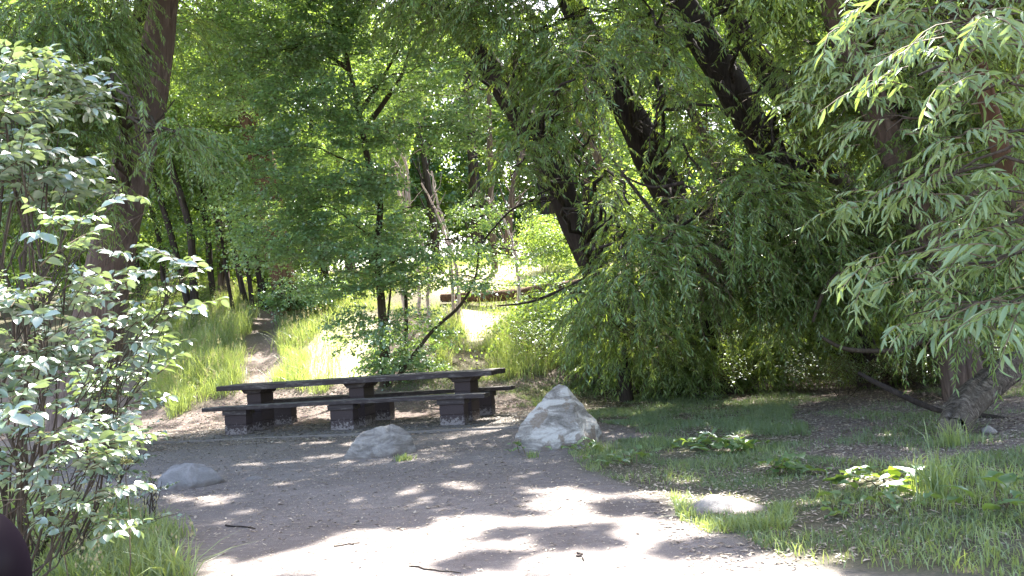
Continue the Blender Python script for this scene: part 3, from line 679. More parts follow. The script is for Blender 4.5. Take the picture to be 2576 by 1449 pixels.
for (x, y, rx, ry, n) in [(1400, 60, 120, 100, 60), (1300, 150, 90, 90, 40), (1450, 180, 110, 110, 60), (1380, 300, 80, 90, 34), (1250, 40, 90, 70, 40), (1500, 340, 60, 120, 26), (1420, 230, 60, 80, 20), (1360, 470, 40, 80, 14), (1490, 480, 60, 80, 24), (1330, 350, 60, 60, 18), (1290, 420, 60, 50, 14), (1120, 20, 110, 60, 40), (1030, -20, 120, 60, 50), (1280, -20, 110, 50, 50), (1450, -20, 110, 50, 50), (1560, 20, 110, 60, 40), (1900, -10, 120, 50, 40), (1180, 220, 70, 50, 14), (1560, 760, 60, 60, 34), (1510, 820, 60, 50, 24), (1590, 830, 60, 40, 16), (1470, 790, 50, 30, 8)]:
    wp[0].append(clump(x, y, 13.2, rx, ry, .8, n))
W = lambda x, y, z, rx, ry, rz, n: [x, y, z, rx, ry, rz, n]
# high crowns, mostly out of view, added and shaped to shade the picnic place
hi = [[] for _ in range(8)]
def high(k, pts, r=1.7, n=105):
    for (x, y, z) in pts: hi[k].append(W(x + rng.normal(0, .3), y + rng.normal(0, .3), z, r, r, 1.1, n))
high(0, [(-1, 11, 8.2), (.8, 12.2, 9.4), (-2.2, 13.2, 9.8), (.5, 15, 10.6), (-.8, 16.5, 12)])
high(1, [(1.6, 10.5, 7.6), (2.8, 12, 8.8), (2.2, 14, 10.2), (1.5, 16.5, 12)])
high(2, [(4, 10.4, 7.4), (4.6, 12, 8.6), (4.2, 14, 10.2), (3.8, 16.5, 12)])
high(3, [(6.5, 11, 7.6), (6.6, 13, 9.4), (6.2, 15.5, 11.4), (6, 18, 12.8)])
high(4, [(8, 9.5, 6.6), (8.5, 12, 8.8), (8.3, 15, 11), (5.6, 10, 7.6)])
high(5, [(-3.6, 10.6, 7.6), (-4.4, 12.6, 9.2), (-3.4, 14.6, 10.4), (-5.4, 10.6, 7.8), (-6.6, 12.6, 9.2), (-5.4, 15, 11), (-7.4, 10.4, 7.6), (-8.6, 12.6, 9), (-7.6, 15, 11)])
high(6, [(-3, 18, 12), (-1.2, 19.5, 12.4), (-5, 18.5, 12), (.6, 19, 12), (-3, 16.6, 10.8)], 1.9, 90)
for k, (nm, lb, V, Y) in enumerate([
    ('willow_tree', 'dark leaning willow trunk bordering the sunlit clearing, leftmost of the right hand willows', [(1572, 965, 34), (1562, 870, 36), (1540, 770, 50), (1503, 690, 70), (1442, 560, 72), (1388, 420, 72), (1290, 262, 64), (1205, 130, 55), (1130, 50, 50), (1010, -90, 46), (850, -320, 38)], 15.5),
    ('willow_tree', 'dark leaning willow trunk half hidden in foliage, second from the clearing', [(1800, 930, 78), (1745, 680, 78), (1700, 520, 80), (1652, 430, 84), (1600, 320, 80), (1535, 205, 72), (1460, 60, 62), (1370, -120, 52), (1250, -360, 40)], 16),
    ('willow_tree', 'thick dark willow trunk crossing the upper right, bare between its sprays', [(2190, 940, 82), (2075, 650, 85), (1990, 495, 85), (1900, 330, 85), (1812, 172, 84), (1730, 40, 78), (1640, -110, 66), (1500, -380, 50)], 15),
    ('willow_tree', 'slimmer leaning willow trunk just behind the thick bare one', [(2290, 880, 60), (2200, 650, 60), (2110, 460, 60), (2010, 300, 56), (1905, 150, 54), (1815, -10, 50), (1740, -140, 44), (1620, -400, 34)], 17),
    ('willow_tree', 'grey barked willow trunk leaning behind the near branches on the right', [(2420, 950, 105), (2378, 780, 98), (2345, 680, 94), (2300, 500, 88), (2232, 330, 82), (2160, 180, 72), (2090, 0, 64), (2000, -260, 52)], 12)]):
    ex = []
    if k == 4: ex = [([(2395, 760, 18), (2330, 840, 16), (2300, 868, 15), (2200, 883, 13), (2110, 872, 11), (2070, 850, 8)], 11.6), ([(2350, 640, 30), (2200, 640, 16), (2130, 672, 14), (2082, 715, 13), (2058, 770, 10), (2045, 810, 7)], 11.6)]
    if k == 0: ex = [([(1500, 690, 18), (1400, 735, 9), (1330, 760, 6), (1250, 770, 4)], 15.4), ([(1440, 560, 16), (1380, 500, 10), (1300, 520, 6), (1220, 600, 4)], 15.6), ([(1290, 262, 14), (1330, 200, 10), (1290, 120, 7), (1240, 70, 5)], 15.2)]
    if k == 1: ex = [([(1790, 620, 14), (1680, 570, 12), (1600, 480, 9), (1540, 400, 6)], 12.2), ([(1720, 460, 12), (1640, 470, 7), (1560, 440, 5)], 12)]
    t = tree(nm, lb, 'willow', V, Y, M['bark_grey'] if k == 4 else M['bark_dark'], 'willow', wp[k], M['willow'], 'leaning willows on the right', .022, .97, .47, ex, subs=2, freq=1.3)
    foliage('shade_crown', 'canopy', hi[k], M['willow'], t, .985, twigs=False)

# big leaning tree on the left and the dark one behind it
LC = [clump(90, 120, 11.5, 200, 170, 1.2, 150), clump(250, 60, 12, 130, 150, 1, 90), clump(40, 330, 11, 170, 160, 1, 130), clump(200, 270, 11.6, 110, 130, .9, 70), clump(120, 480, 11, 160, 110, 1, 90), clump(250, 420, 12, 60, 90, .6, 22),
      clump(385, 330, 10, 90, 42, .5, 12), clump(330, 270, 9.6, 50, 40, .4, 8), clump(455, 345, 10.2, 60, 50, .4, 10), clump(420, 40, 14.5, 90, 120, .8, 30), clump(-120, 300, 11, 160, 300, 1.2, 120)]
t = tree('willow_tree', 'big grey brown leaning trunk rising out of the shrub on the left', 'willow', [(205, 1080, 160), (238, 860, 132), (282, 640, 108), (330, 430, 96), (378, 230, 86), (405, 60, 74), (430, -150, 66), (470, -520, 54)], 13.5, M['bark_grey'], 'willow_small', LC, M['willow'], None, .02, .97, .33, [([(352, 330, 8), (400, 300, 5), (440, 250, 3)], 13)], seg=30, barkd=.10)
foliage('shade_crown', 'canopy', hi[5], M['willow'], t, .985, twigs=False)
tree('willow_tree', 'darker mossy trunk close behind the big leaning trunk on the left', 'willow', [(262, 700, 60), (300, 480, 56), (328, 300, 52), (352, 120, 48), (365, -50, 44), (380, -300, 36)], 17, M['bark_dark'], 'willow_small', [clump(200, 100, 17, 260, 160, 1.2, 120), clump(460, 60, 17.5, 150, 140, 1.2, 80), clump(120, 420, 17, 220, 200, 1.2, 110)], M['wood_leaf'], None, .03, .97, .33)

# slender tree in the middle with layered round leaves
RC = []
for (x, y, rx, ry, n) in [(700, 520, 130, 55, 66), (810, 345, 170, 60, 105), (650, 200, 170, 80, 105), (930, 130, 190, 70, 100), (1080, 320, 150, 60, 66), (900, 590, 180, 55, 95), (755, 640, 110, 40, 46), (1060, 650, 160, 45, 66),
                          (1150, 545, 110, 45, 34), (930, 715, 150, 38, 60), (1255, 700, 110, 34, 34), (560, 60, 130, 80, 70), (1150, 130, 100, 60, 36), (840, 460, 150, 45, 70), (1040, 470, 100, 40, 28), (620, 400, 120, 60, 60), (780, 60, 150, 60, 70),
                          (1000, 230, 120, 40, 40), (760, 245, 140, 50, 60), (1180, 640, 110, 36, 30), (1330, 640, 60, 30, 12), (960, -10, 140, 50, 70), (1080, 20, 110, 50, 50), (830, -20, 140, 40, 60), (700, 130, 150, 60, 60), (860, 540, 160, 40, 60), (700, 600, 100, 40, 34), (960, 810, 120, 40, 30), (880, 850, 50, 25, 8), (1180, 720, 90, 25, 20)]:
    RC.append(clump(x, y, 17.0 + rng.uniform(-1.3, .8), rx, ry, 1.0, n))
RC += [clump(965, 915, 17, 60, 35, .6, 18), clump(1030, 840, 17.2, 90, 60, .6, 20), clump(1010, 900, 17.4, 70, 50, .6, 20), clump(930, 870, 17, 40, 50, .4, 9)]
tree('slender_tree', 'slender dark stemmed tree with layered round leaves standing behind the picnic table', 'tree', [(968, 955, 27), (962, 800, 22), (950, 620, 18), (955, 500, 16), (925, 400, 15), (905, 290, 15), (880, 180, 12), (855, 60, 10), (830, -90, 8)], 17.2, M['bark_thin'], 'round', RC, M['round'], None, .011, .9, .30,
     [([(1000, 950, 12), (1050, 880, 10), (1090, 830, 9), (1160, 765, 8), (1195, 700, 6), (1205, 620, 4)], 16.8), ([(1015, 950, 12), (1022, 800, 10), (1018, 680, 7)], 17.5), ([(985, 950, 8), (975, 850, 7), (985, 700, 5)], 17.4), ([(900, 290, 14), (960, 200, 9), (1005, 120, 6)], 17.2), ([(915, 330, 16), (985, 230, 11), (1010, 190, 9), (1040, 60, 6)], 17.4), ([(880, 180, 10), (800, 120, 7), (740, 90, 5)], 17.2)], freq=1.6, seg=10, barkd=.05, subs=4)
hs = hi[6]

# reddish thick trunk
tree('broad_tree', 'thick reddish brown trunk standing in the woods left of the slender tree', 'tree', [(722, 740, 66), (700, 650, 62), (684, 540, 64), (664, 430, 66), (640, 330, 62), (600, 210, 56), (560, 100, 50), (510, -40, 42), (450, -250, 34)], 24, M['bark_red'], 'wood',
     [clump(560, 130, 23, 160, 100, 1.6, 90), clump(740, 60, 24, 160, 110, 1.6, 80), clump(620, 330, 23, 90, 60, 1.2, 26), clump(480, 280, 24, 120, 90, 1.4, 50)] + hs + [W(x + rng.normal(0, .4), y, z, 1.9, 1.9, 1.2, 110) for x, y, z in [(-9, 20, 12.5), (-6.5, 21, 13), (-4, 22, 13.5), (-1.5, 22, 13.5), (-8, 24, 14.5), (-5, 25, 15), (-2, 25, 15), (1, 22.5, 13.6), (-10, 17, 11), (-11, 21, 13)]], M['wood_leaf'], None, .05, .97, .33)  # high clumps beyond its own crown are added to shade the slender tree
# slender stems on the bank, left of the path
ST = [([(455, 690, 18), (425, 570, 16), (398, 480, 14), (375, 380, 12), (350, 250, 10)], 25), ([(484, 670, 20), (479, 588, 19), (436, 436, 18), (405, 330, 15), (380, 200, 11)], 24), ([(530, 690, 16), (512, 534, 15), (468, 436, 13), (430, 340, 11)], 26),
      ([(570, 690, 9), (545, 550, 8), (501, 468, 7), (470, 380, 6)], 25), ([(410, 690, 14), (402, 610, 13), (385, 540, 12), (360, 440, 10)], 26.5), ([(566, 700, 15), (556, 620, 14), (550, 540, 12), (540, 400, 10)], 28), ([(606, 710, 15), (588, 626, 14), (575, 540, 12), (580, 380, 9)], 26),
      ([(628, 712, 12), (620, 640, 12), (618, 560, 10), (600, 420, 8)], 25.5), ([(656, 716, 20), (645, 640, 18), (640, 560, 15), (650, 420, 10)], 26), ([(345, 680, 16), (335, 600, 15), (320, 500, 12), (300, 380, 10)], 27), ([(820, 700, 16), (815, 560, 14), (790, 400, 12), (780, 250, 10)], 29), ([(690, 715, 12), (690, 660, 11), (700, 560, 9), (720, 440, 8)], 27)]
LBL = ['dark thin trunk leaning left beside the big tree, left of the foot path', 'stoutest of the dark thin trunks leaning left above the foot path', 'dark thin trunk leaning left with a bend, right of the stoutest leaning one', 'thinnest leaning stem in front of the dark grove', 'thin dark trunk just right of the big leaning tree', 'straight thin trunk deep in the shaded grove left of the path top',
       'straight thin trunk close to the left side of the path top', 'very thin upright trunk above the left edge of the path', 'upright dark trunk right at the head of the foot path', 'thin dark trunk seen behind the left edge of the big tree', 'thin trunk behind the layered crown of the slender tree', 'thin trunk in front of the thick reddish one']
for (V, Y), lb in zip(ST, LBL):
    x, y = V[-1][0], V[-1][1]
    tree('thin_tree', lb, 'tree', V, Y, M['bark_dark'], 'wood', [clump(x + rng.normal(0, 20), y, Y, 95, 80, 1.2, 34), clump(x + rng.normal(20, 40), y - 120, Y, 110, 80, 1.4, 34), clump(x + rng.normal(20, 60), y + 110, Y - .6, 80, 60, 1, 26), clump(x + rng.normal(20, 60), y + 190, Y - .6, 60, 40, 1, 9)], M['wood_leaf'], 'thin trees in the grove behind the path', .02, .96, .33, seg=10, subs=1)
tree('thin_tree', 'straight upright grey trunk standing behind the sunlit clearing', 'tree', [(1243, 650, 17), (1236, 520, 15), (1232, 380, 14), (1230, 240, 12), (1226, 60, 9)], 27, M['bark_grey'], 'wood', [clump(1200, 60, 27, 140, 90, 1.6, 60), clump(1300, 400, 28, 90, 70, 1.6, 20), clump(1150, 250, 28, 120, 80, 1.6, 34)] + [W(x + rng.normal(0, .4), y, z, 1.9, 1.9, 1.2, 100) for x, y, z in [(1, 25.5, 15), (3.5, 24, 14.5), (3.5, 21, 13), (6, 22, 13.5), (6, 25, 15), (8.5, 23, 14), (8.5, 20, 12.8), (11, 21, 13), (1, 28, 13.5), (3.5, 28, 13.5), (6, 28, 13.5), (8.5, 27.5, 13.5), (11, 27, 13.5), (2.5, 30, 14.5), (5, 30, 14.5), (7.5, 30, 14.5), (10, 30, 14.5)]], M['wood_leaf'], None, .03, .97, .33, seg=12)  # high clumps to the right are added out of view to shade the willows
# fork on the right
tree('willow_tree', 'reddish forked trunk at the far right edge among bright leaves', 'willow', [(2680, 930, 60), (2625, 740, 54), (2568, 560, 50), (2505, 330, 46), (2466, 190, 44), (2438, 80, 46), (2455, -40, 30), (2480, -200, 22)], 9.5, M['bark_red'], 'willow_small',
     [clump(2500, 100, 9.6, 160, 110, .7, 40), clump(2600, 420, 9.6, 120, 120, .7, 36), clump(2600, 700, 9.2, 100, 120, .7, 50), clump(2530, 600, 8.8, 90, 70, .5, 24), clump(2420, 760, 9.2, 90, 60, .5, 20)], M['willow'], None, .02, .9, .34, [([(2438, 80, 34), (2390, 20, 28), (2340, -60, 22)], 9.5), ([(2575, 540, 22), (2480, 470, 14), (2420, 510, 11), (2360, 560, 8)], 8.8)], seg=16)

# near overhanging willow, its trunk outside the frame on the right
NV = [(2310, 190, 3.9, 90, 55, 14), (2440, 90, 3.6, 110, 60, 18), (2540, 210, 3.6, 80, 90, 16), (2200, 60, 4.8, 110, 50, 18), (2380, 20, 4.4, 130, 50, 20), (2480, 340, 4.3, 110, 70, 13), (2540, 480, 3.9, 80, 70, 13), (2330, 470, 4.8, 110, 50, 13), (2180, 500, 5.6, 90, 45, 10), (2420, 600, 4.4, 110, 50, 14), (2260, 640, 4.6, 100, 45, 13),
      (2550, 640, 3.9, 70, 60, 12), (2480, 760, 4.1, 90, 40, 12), (2340, 800, 4.2, 60, 30, 7), (2540, 760, 4.0, 60, 40, 9), (2100, 250, 6.2, 90, 60, 14), (2230, 330, 5.6, 80, 60, 12), (2150, 130, 5.6, 90, 60, 14), (2300, 700, 4.3, 60, 40, 6)]
NC = [clump(x, y, Y, rx, ry, .32, n) for x, y, Y, rx, ry, n in NV]
P0 = np.array([3.9, 4.2, 0.]); root = empty('willow_tree', (3.9, 4.2, float(terr(3.9, 4.2))), 'near willow whose pale green twigs hang into the upper right of the view', 'willow')
S = smoothpath(np.array([[3.9, 4.2, -.2, .2], [3.7, 4.4, 1.2, .17], [3.4, 4.8, 2.6, .14], [3.2, 5.4, 4.2, .11], [3.2, 6.2, 6, .06]]), 40); g = Geo(); g.add(*tube(S[:, :3], S[:, 3], 20, .12, 5)); g.build('trunk', M['bark_grey'], root)
g = Geo()
for c in NC:
    cc = np.array(c[:3]); i = int(np.argmin(np.linalg.norm(S[:, :3] - cc - np.array([0, 0, -.4]), axis=1))); q = limb(g, S[i, :3], cc, .016, .005, .1, 6, 14, .05)
    for _ in range(2): limb(g, q[rng.integers(7, 12)], cc + rng.normal(0, .5, 3) * np.array(c[3:6]), .005, .002, .05, 4, 6)
g.build('branches', M['bark_thin'], root)
foliage('crown', 'willow_near', NC, M['willow_near'], root, 0, outward=.3, scale=(.7, 1.2))
RH = [W(x, y, z + .5, 1.2, 1.2, .6, 230) for x, y, z in [(2.9, 6.6, 4.4), (4.2, 6.8, 4.6), (3.8, 8, 5.6), (5.2, 7.6, 5.2), (2.6, 8.2, 5.9), (4.9, 5.8, 3.9), (5.8, 6.6, 4.6), (3.3, 7.4, 5), (2.4, 5.8, 4.2), (3.4, 5.4, 4.0), (4.2, 5, 3.8), (3.0, 9.2, 6.2), (5, 9, 6.2)]]  # overhead foliage added to shade the lower right ground and near twigs
foliage('shade_crown', 'willow_small', RH, M['willow'], root, .985, twigs=False)

# woodland behind
BG = []
for i in range(40):
    x = -17 + 1.0 * (i * 37 % 40) + rng.normal(0, .4); y = [29, 34, 40, 47][i % 4] + rng.uniform(-2, 2.5)
    if -2.5 < x < 3.5 and y < 33: y += 7
    BG.append((x * (1 + (y - 29) * .02), y))
for i, (x, y) in enumerate(BG):
    g0 = float(terr(x, y)); hgt = rng.uniform(8.5, 12.5); lx = rng.normal(0, .8)
    P = np.array([[x, y, g0 - .2, .2], [x + lx * .3, y, g0 + hgt * .35, .15], [x + lx, y + .2, g0 + hgt * .75, .09], [x + lx * 1.3, y, g0 + hgt, .03]])
    root = empty('woodland_tree', (x, y, g0), 'leafy tree among the backlit trees far behind the clearing', 'tree', 'backlit trees far behind')
    S = smoothpath(P, 24); g = Geo(); g.add(*tube(S[:, :3], S[:, 3], 9, .08, i)); 
    C = []
    for q in range(15):
        hh = rng.uniform(.14, 1.0); a = rng.uniform(0, 6.3); rr = rng.uniform(.4, 1.9) * (1.25 - hh * .7)
        c = [x + lx * hh + rr * math.cos(a), y + rr * math.sin(a), g0 + hgt * hh + .2, 1.3, 1.3, 1.0, 46]; C.append(c)
        j = int(np.clip(hh * 22 - 3, 1, 22)); limb(g, S[j, :3], np.array(c[:3]), .04, .01, .1, 4, 6)
    g.build('trunk', M['bark_dark'] if i % 3 else M['bark_grey'], root)
    foliage('crown', 'wood_far', C, M['wood_leaf'], root, .9, .36, .9, i * 3, scale=(.8, 1.3), twigs=False)

for i in range(26):
    x = -15 + 1.25 * i + rng.normal(0, .4); y = rng.uniform(28, 36); g0 = float(terr(x, y)); h = rng.uniform(1.4, 3.2)
    if -1.5 < x < 3.5: y += 4; g0 = float(terr(x, y))
    root = empty('woodland_bush', (x, y, g0), 'backlit bush on the forest floor far behind the clearing', 'bush', 'backlit bushes far behind'); g = Geo(); C = []
    for q in range(4): c = [x + rng.normal(0, .8), y + rng.normal(0, .6), g0 + h * rng.uniform(.3, .9), 1., .9, h * .35, 34]; C.append(c); limb(g, np.array([x, y, g0]), np.array(c[:3]), .03, .01, .05, 4, 6)
    g.build('stems', M['bark_thin'], root); foliage('leaves', 'wood_far', C, M['wood_leaf'], root, .9, .3, .9, i, scale=(.7, 1.1), twigs=False)
HC = [[-34 + 3.4 * (i % 21), 52 + rng.uniform(-2, 3), float(terr(0, 52)) + 2.2 + 3.6 * (i // 21) + rng.normal(0, .6), 3, 2.2, 2.6, 240] for i in range(84)]
tag(foliage('distant_wood', 'hedge', HC, M['wood_leaf'], None, 0, .36, .35, 77, twigs=False), kind='stuff')

# dead shrubs in the clearing, their sunlit pink painted into the bark colour
def dead(label, lines, Y, vxb, vyb):
    P0 = at(lines[0][0][0], lines[0][0][1], Y); g0 = terr(P0[0], P0[1])
    root = tag(empty('dead_shrub', (P0[0], P0[1], g0), label, 'dead shrub', 'bare sunlit stems in the clearing'))
    g = Geo()
    for l in lines:
        p = at(np.array([a for a, b in l]), np.array([b for a, b in l]), Y + rng.uniform(-.3, .3)); b = p[0].copy(); b[2] = terr(b[0], b[1]) - .05
        if p[0][2] > b[2] + .1: p = np.vstack([b, p])
        s = smoothpath(p, 26); s[1:-1] += rng.normal(0, .012, (24, 3)); g.add(*tube(s, np.linspace(.050, .020, 26), 6, .2, 3))
        for _ in range(9):
            i = rng.integers(8, 25); e = s[i] + rng.normal(0, .22, 3) + np.array([0, 0, .25]); limb(g, s[i], e, .010, .004, .0, 4, 5)
    g.build('stems', M['bark_sunlit'], root)
dead('left clump of bare pinkish dead stems beside the slender tree', [[(1045, 640), (1020, 540), (985, 440)], [(1065, 620), (1040, 560), (1000, 470)]], 21, 0, 0)
dead('middle clump of bare pinkish dead stems in the sun', [[(1145, 660), (1125, 590), (1095, 490), (1085, 430)], [(1130, 640), (1110, 560), (1060, 460)]], 21.5, 0, 0)
dead('right bare pinkish dead stem slanting up in the sun', [[(1296, 640), (1270, 560), (1205, 480)]], 22, 0, 0)
dead('bare dead twigs arching high above the middle clump', [[(1010, 600), (1030, 480), (1010, 385), (930, 305)], [(1010, 600), (1020, 470), (980, 380)]], 20.5, 0, 0)

# ------------------------------------------------------------------ shrubs and bushes
def bush(name, label, cat, C, kind, m, stems=6, group=None, base=None, carve=0., r=.01, thr=0, **k):
    cc = np.array([c[:3] for c in C]); b = cc.mean(0) if base is None else np.array(base, float); b = np.array([b[0], b[1], float(terr(b[0], b[1]))])
    root = empty(name, b, label, cat, group); g = Geo()
    for i in range(max(stems, len(C))):
        c = C[i % len(C)]; e = np.array(c[:3]) + rng.normal(0, .4, 3) * np.array(c[3:6]); s = b + np.r_[rng.normal(0, .08, 2), -.03]
        q = limb(g, s, e, r, r * .35, -.02, 5, 10, .06)
        for _ in range(3): limb(g, q[rng.integers(4, 9)], np.array(c[:3]) + rng.normal(0, .5, 3) * np.array(c[3:6]), r * .4, .002, .03, 4, 6)
    g.build('stems', M['bark_thin'], root); foliage('leaves', kind, C, m, root, carve, thr if thr else (.46 if kind == 'shrub' else 0), 2.0, 7, scale=k.get('scale', (.75, 1.2)), outward=.6)
    return root
SH = [(70, 560, 4.4, 110, 70, 26), (150, 600, 4.3, 70, 60, 14), (60, 740, 4.1, 110, 90, 40), (150, 760, 4.4, 70, 80, 20), (90, 900, 4.2, 120, 80, 40), (60, 1050, 3.9, 100, 80, 32), (240, 1090, 4.8, 80, 60, 16), (130, 1170, 4.3, 100, 60, 24), (310, 500, 4.7, 16, 30, 2), (315, 470, 4.7, 10, 12, 1), (40, 1240, 3.6, 80, 60, 15), (170, 1260, 4.4, 110, 50, 20), (60, 1350, 4.0, 90, 60, 12), (230, 1330, 4.5, 60, 40, 7), (250, 900, 4.8, 60, 60, 8)]
bush('broad_leaf_shrub', 'large glossy broad leaved shrub filling the left edge', 'shrub', [clump(x, y, Y, rx, ry, .3, n) for x, y, Y, rx, ry, n in SH], 'shrub', M['shrub'], 6, base=(-2.7, 4.5, 0), r=.007, scale=(.45, 1.05))
SH2 = [(350, 730, 5.2, 60, 24, 5), (410, 700, 5.3, 50, 20, 3), (475, 665, 5.4, 24, 10, 2), (400, 790, 5.3, 30, 30, 3), (370, 830, 5.3, 30, 30, 3), (330, 840, 5.3, 50, 50, 7), (330, 950, 5.4, 60, 50, 9), (340, 880, 5.4, 30, 40, 3), (290, 650, 5.2, 40, 20, 2), (270, 1020, 5.3, 80, 50, 11)]
bush('broad_leaf_shrub', 'open shrub with sunlit branches reaching right over the dirt, beside the large glossy one', 'shrub', [clump(x, y, Y, rx, ry, .25, n) for x, y, Y, rx, ry, n in SH2], 'shrub', M['shrub'], 4, base=(-3.0, 5.5, 0), r=.007, thr=.01)
SH3 = [(50, 200, 5.6, 90, 60, 24), (40, 320, 5.4, 70, 50, 20), (60, 420, 5.2, 80, 50, 22), (150, 240, 6, 70, 60, 20), (160, 390, 6, 60, 70, 15), (130, 480, 5.5, 70, 50, 20)]
bush('broad_leaf_shrub', 'tall sunlit shrub top at the upper left edge', 'shrub', [clump(x, y, Y, rx, ry, .35, n) for x, y, Y, rx, ry, n in SH3], 'shrub', M['shrub'], 8, base=(-3.2, 5.6, 0), r=.016)
b = hit(372, 1335); bush('sapling', 'small sapling with white lit leaves in front of the dusty boulder', 'sapling', [clump(395, 1225, b[1], 24, 22, .08, 4), clump(365, 1240, b[1], 22, 18, .08, 4), clump(380, 1200, b[1], 16, 14, .05, 2)], 'shrub', M['shrub'], 4, base=b, r=.008, thr=.01, scale=(.35, .6))
b = hit(306, 1300); bush('sapling', 'leafy sapling with bare twin stems left of the dusty boulder', 'sapling', [clump(310, 1150, b[1], 50, 40, .12, 9), clump(290, 1185, b[1], 40, 30, .1, 5), clump(345, 1100, b[1], 30, 25, .1, 4), clump(250, 1110, b[1], 60, 30, .15, 9), clump(330, 1050, b[1], 30, 30, .1, 4)], 'shrub', M['shrub'], 5, base=b, r=.008, thr=.01, scale=(.6, .9))
def gb(name, label, cat, vx, vy, w, h, n, kind='herb', m='dock', sc_=(.7, 1.2), grp=None, nc=4, thr=0):
    b = hit(vx, vy); k = b[1] / FV; C = []
    for i in range(nc): C.append([b[0] + rng.uniform(-.4, .4) * w * k, b[1] + rng.uniform(-.3, .3) * w * k, b[2] + h * k * rng.uniform(.3, .6), w * k * .35, w * k * .3, h * k * .35, n // nc])
    return bush(name, label, cat, C, kind, M[m], 4, grp, b, 0., .007, thr, scale=sc_)
gb('leafy_bush', 'fresh green broad leaved bush under the dark willow skirt', 'bush', 1680, 985, 150, 85, 60)
gb('leafy_bush', 'herb covered bushy mound on the bank right of the sunlit slope', 'bush', 1370, 925, 170, 150, 150)
gb('leafy_bush', 'dark green bush at the foot of the leftmost right hand willow', 'bush', 1490, 950, 130, 170, 110, 'willow_small', 'willow', (.5, .8))
gb('leafy_bush', 'yellow green backlit bush just right of the big leaning trunk', 'bush', 385, 850, 130, 210, 120, 'shrub_far', 'wood_leaf')
gb('leafy_bush', 'small shaded bush left of the head of the foot path', 'bush', 470, 800, 110, 110, 80, 'shrub_far', 'wood_leaf')
gb('leafy_bush', 'shaded leafy bush right of the head of the foot path', 'bush', 760, 800, 150, 120, 110, 'round', 'round')
gb('leafy_bush', 'dark low bush around the multiple stems behind the table', 'bush', 1040, 955, 100, 60, 36, 'round', 'round', (.5, .8))
gb('leafy_bush', 'sunlit pale bush at the right end of the clearing log', 'bush', 1440, 690, 70, 50, 40, 'willow_small', 'willow', (.5, .8))
gb('leafy_bush', 'golden backlit bush deep in the clearing beside the leaning willow', 'bush', 1370, 690, 110, 200, 90, 'wood', 'wood_leaf', (.6, 1.))
for (x, y, w, h, n, lb) in [(1830, 1000, 200, 120, 90, 'shaded nettle patch under the willow skirt, right of the fresh green bush'), (2120, 1000, 190, 110, 90, 'shaded herb patch left of the slanting dead branch'), (2330, 985, 170, 130, 90, 'shaded herb patch between slanting dead branch and sawn log'), (2500, 960, 170, 150, 80, 'leafy patch behind the sawn log at the right edge'), (1600, 960, 110, 100, 50, 'dark herb patch at the foot of the dark willow stem')]:
    gb('herb_patch', lb, 'herbs', x, y, w, h, n, 'herb', 'dock', (.6, 1.1))

for (x, y, w, h, n, lb) in [(250, 1400, 160, 110, 40, 'leafy weeds in the grass at the bottom left'), (100, 1430, 160, 110, 40, 'leafy weeds in the grass beside the dark mirror housing'), (400, 1385, 60, 50, 14, 'small leafy weed at the edge of the bottom left grass')]:
    gb('herb_patch', lb, 'herbs', x, y, w, h, n, 'herb', 'dock', (.5, .9))
def dock(label, vx, vy, n, l, w, spread=.12, up=.85, grp=None):
    l *= 1.2; w *= 1.2; n = int(n * 1.25); spread *= 1.2
    b = hit(vx, vy); V = []; T = []
    for i in range(n):
        a = rng.uniform(0, 6.28); e = rng.uniform(.3, 1.0); d = np.array([math.cos(a), math.sin(a), up * e]); d /= np.linalg.norm(d); s = np.cross(d, [0, 0, 1]); s /= np.linalg.norm(s); nn = np.cross(s, d)
        sc_ = rng.uniform(.6, 1.1); lp = []
        for t in np.linspace(0, 1, 6):
            k = [.12, .75, 1, .9, .55, .04][int(round(t * 5))]
            for q in (-1, 0, 1): lp.append([l * sc_ * t, q * k * w * sc_ / 2 * (1 + .1 * rng.normal()), abs(q) * .18 * w * k - l * sc_ * .35 * t * t + .008 * rng.normal()])
        lp = np.array(lp); o = b + np.r_[rng.normal(0, spread, 2), .0]; o[2] = tz(o[0], o[1]) + rng.uniform(.02, .12)
        V.append(o + lp[:, :1] * d + lp[:, 1:2] * s + lp[:, 2:] * nn); T += [rng.uniform(.2, .9)] * 18
    q0 = np.array([[r * 3 + c, r * 3 + c + 1, r * 3 + 4 + c, r * 3 + 3 + c] for r in range(5) for c in range(2)])
    V = np.concatenate(V); Q = (q0[None] + (np.arange(n) * 18)[:, None, None]).reshape(-1, 4)
    root = empty('dock_plant', b, label, 'plant', grp); quads('leaves', V, Q, [M['dock']], tint=T, parent=root, smooth=True)
    if 'glowing yellow leaf' in label:
        o = at(2232, 1196, b[1] - .05); e1 = at(2268, 1190, b[1] - .12); dd = e1 - o; w_ = np.array([-.01, .02, .05])
        yl = quads('leaf', [o, o + dd * .4 + w_ * 1.1, e1, o + dd * .55 - w_ * .8], [[0, 1, 2, 3]], [M['yellow_leaf']], tint=[1] * 4, parent=root); yl['label'] = 'glowing yellow green backlit leaf'
    g = Geo()
    for i in range(n // 3):
        e = V[rng.integers(len(V))]; limb(g, b + np.r_[rng.normal(0, .03, 2), -.01], np.array([*(b[:2] + (e[:2] - b[:2]) * .5), e[2]]), .006, .003, .1, 5, 6)
    g.build('stems', M['twig'], root)
dock('broad leaved weed with sun catching its left top, right of the pointed boulder', 1770, 1128, 17, .17, .075, .10)
dock('broad leaved weed with dark low leaves joined to the right of the sun topped one', 1850, 1142, 20, .19, .085, .10)
dock('compact broad leaved weed beyond the pale flat rock', 1965, 1195, 14, .16, .08, .07)
dock('broad leaved weed with one glowing yellow leaf, lower right', 2230, 1232, 17, .17, .085, .10)
dock('small upright weed left of the one with the glowing leaf', 2150, 1215, 8, .12, .05, .08)
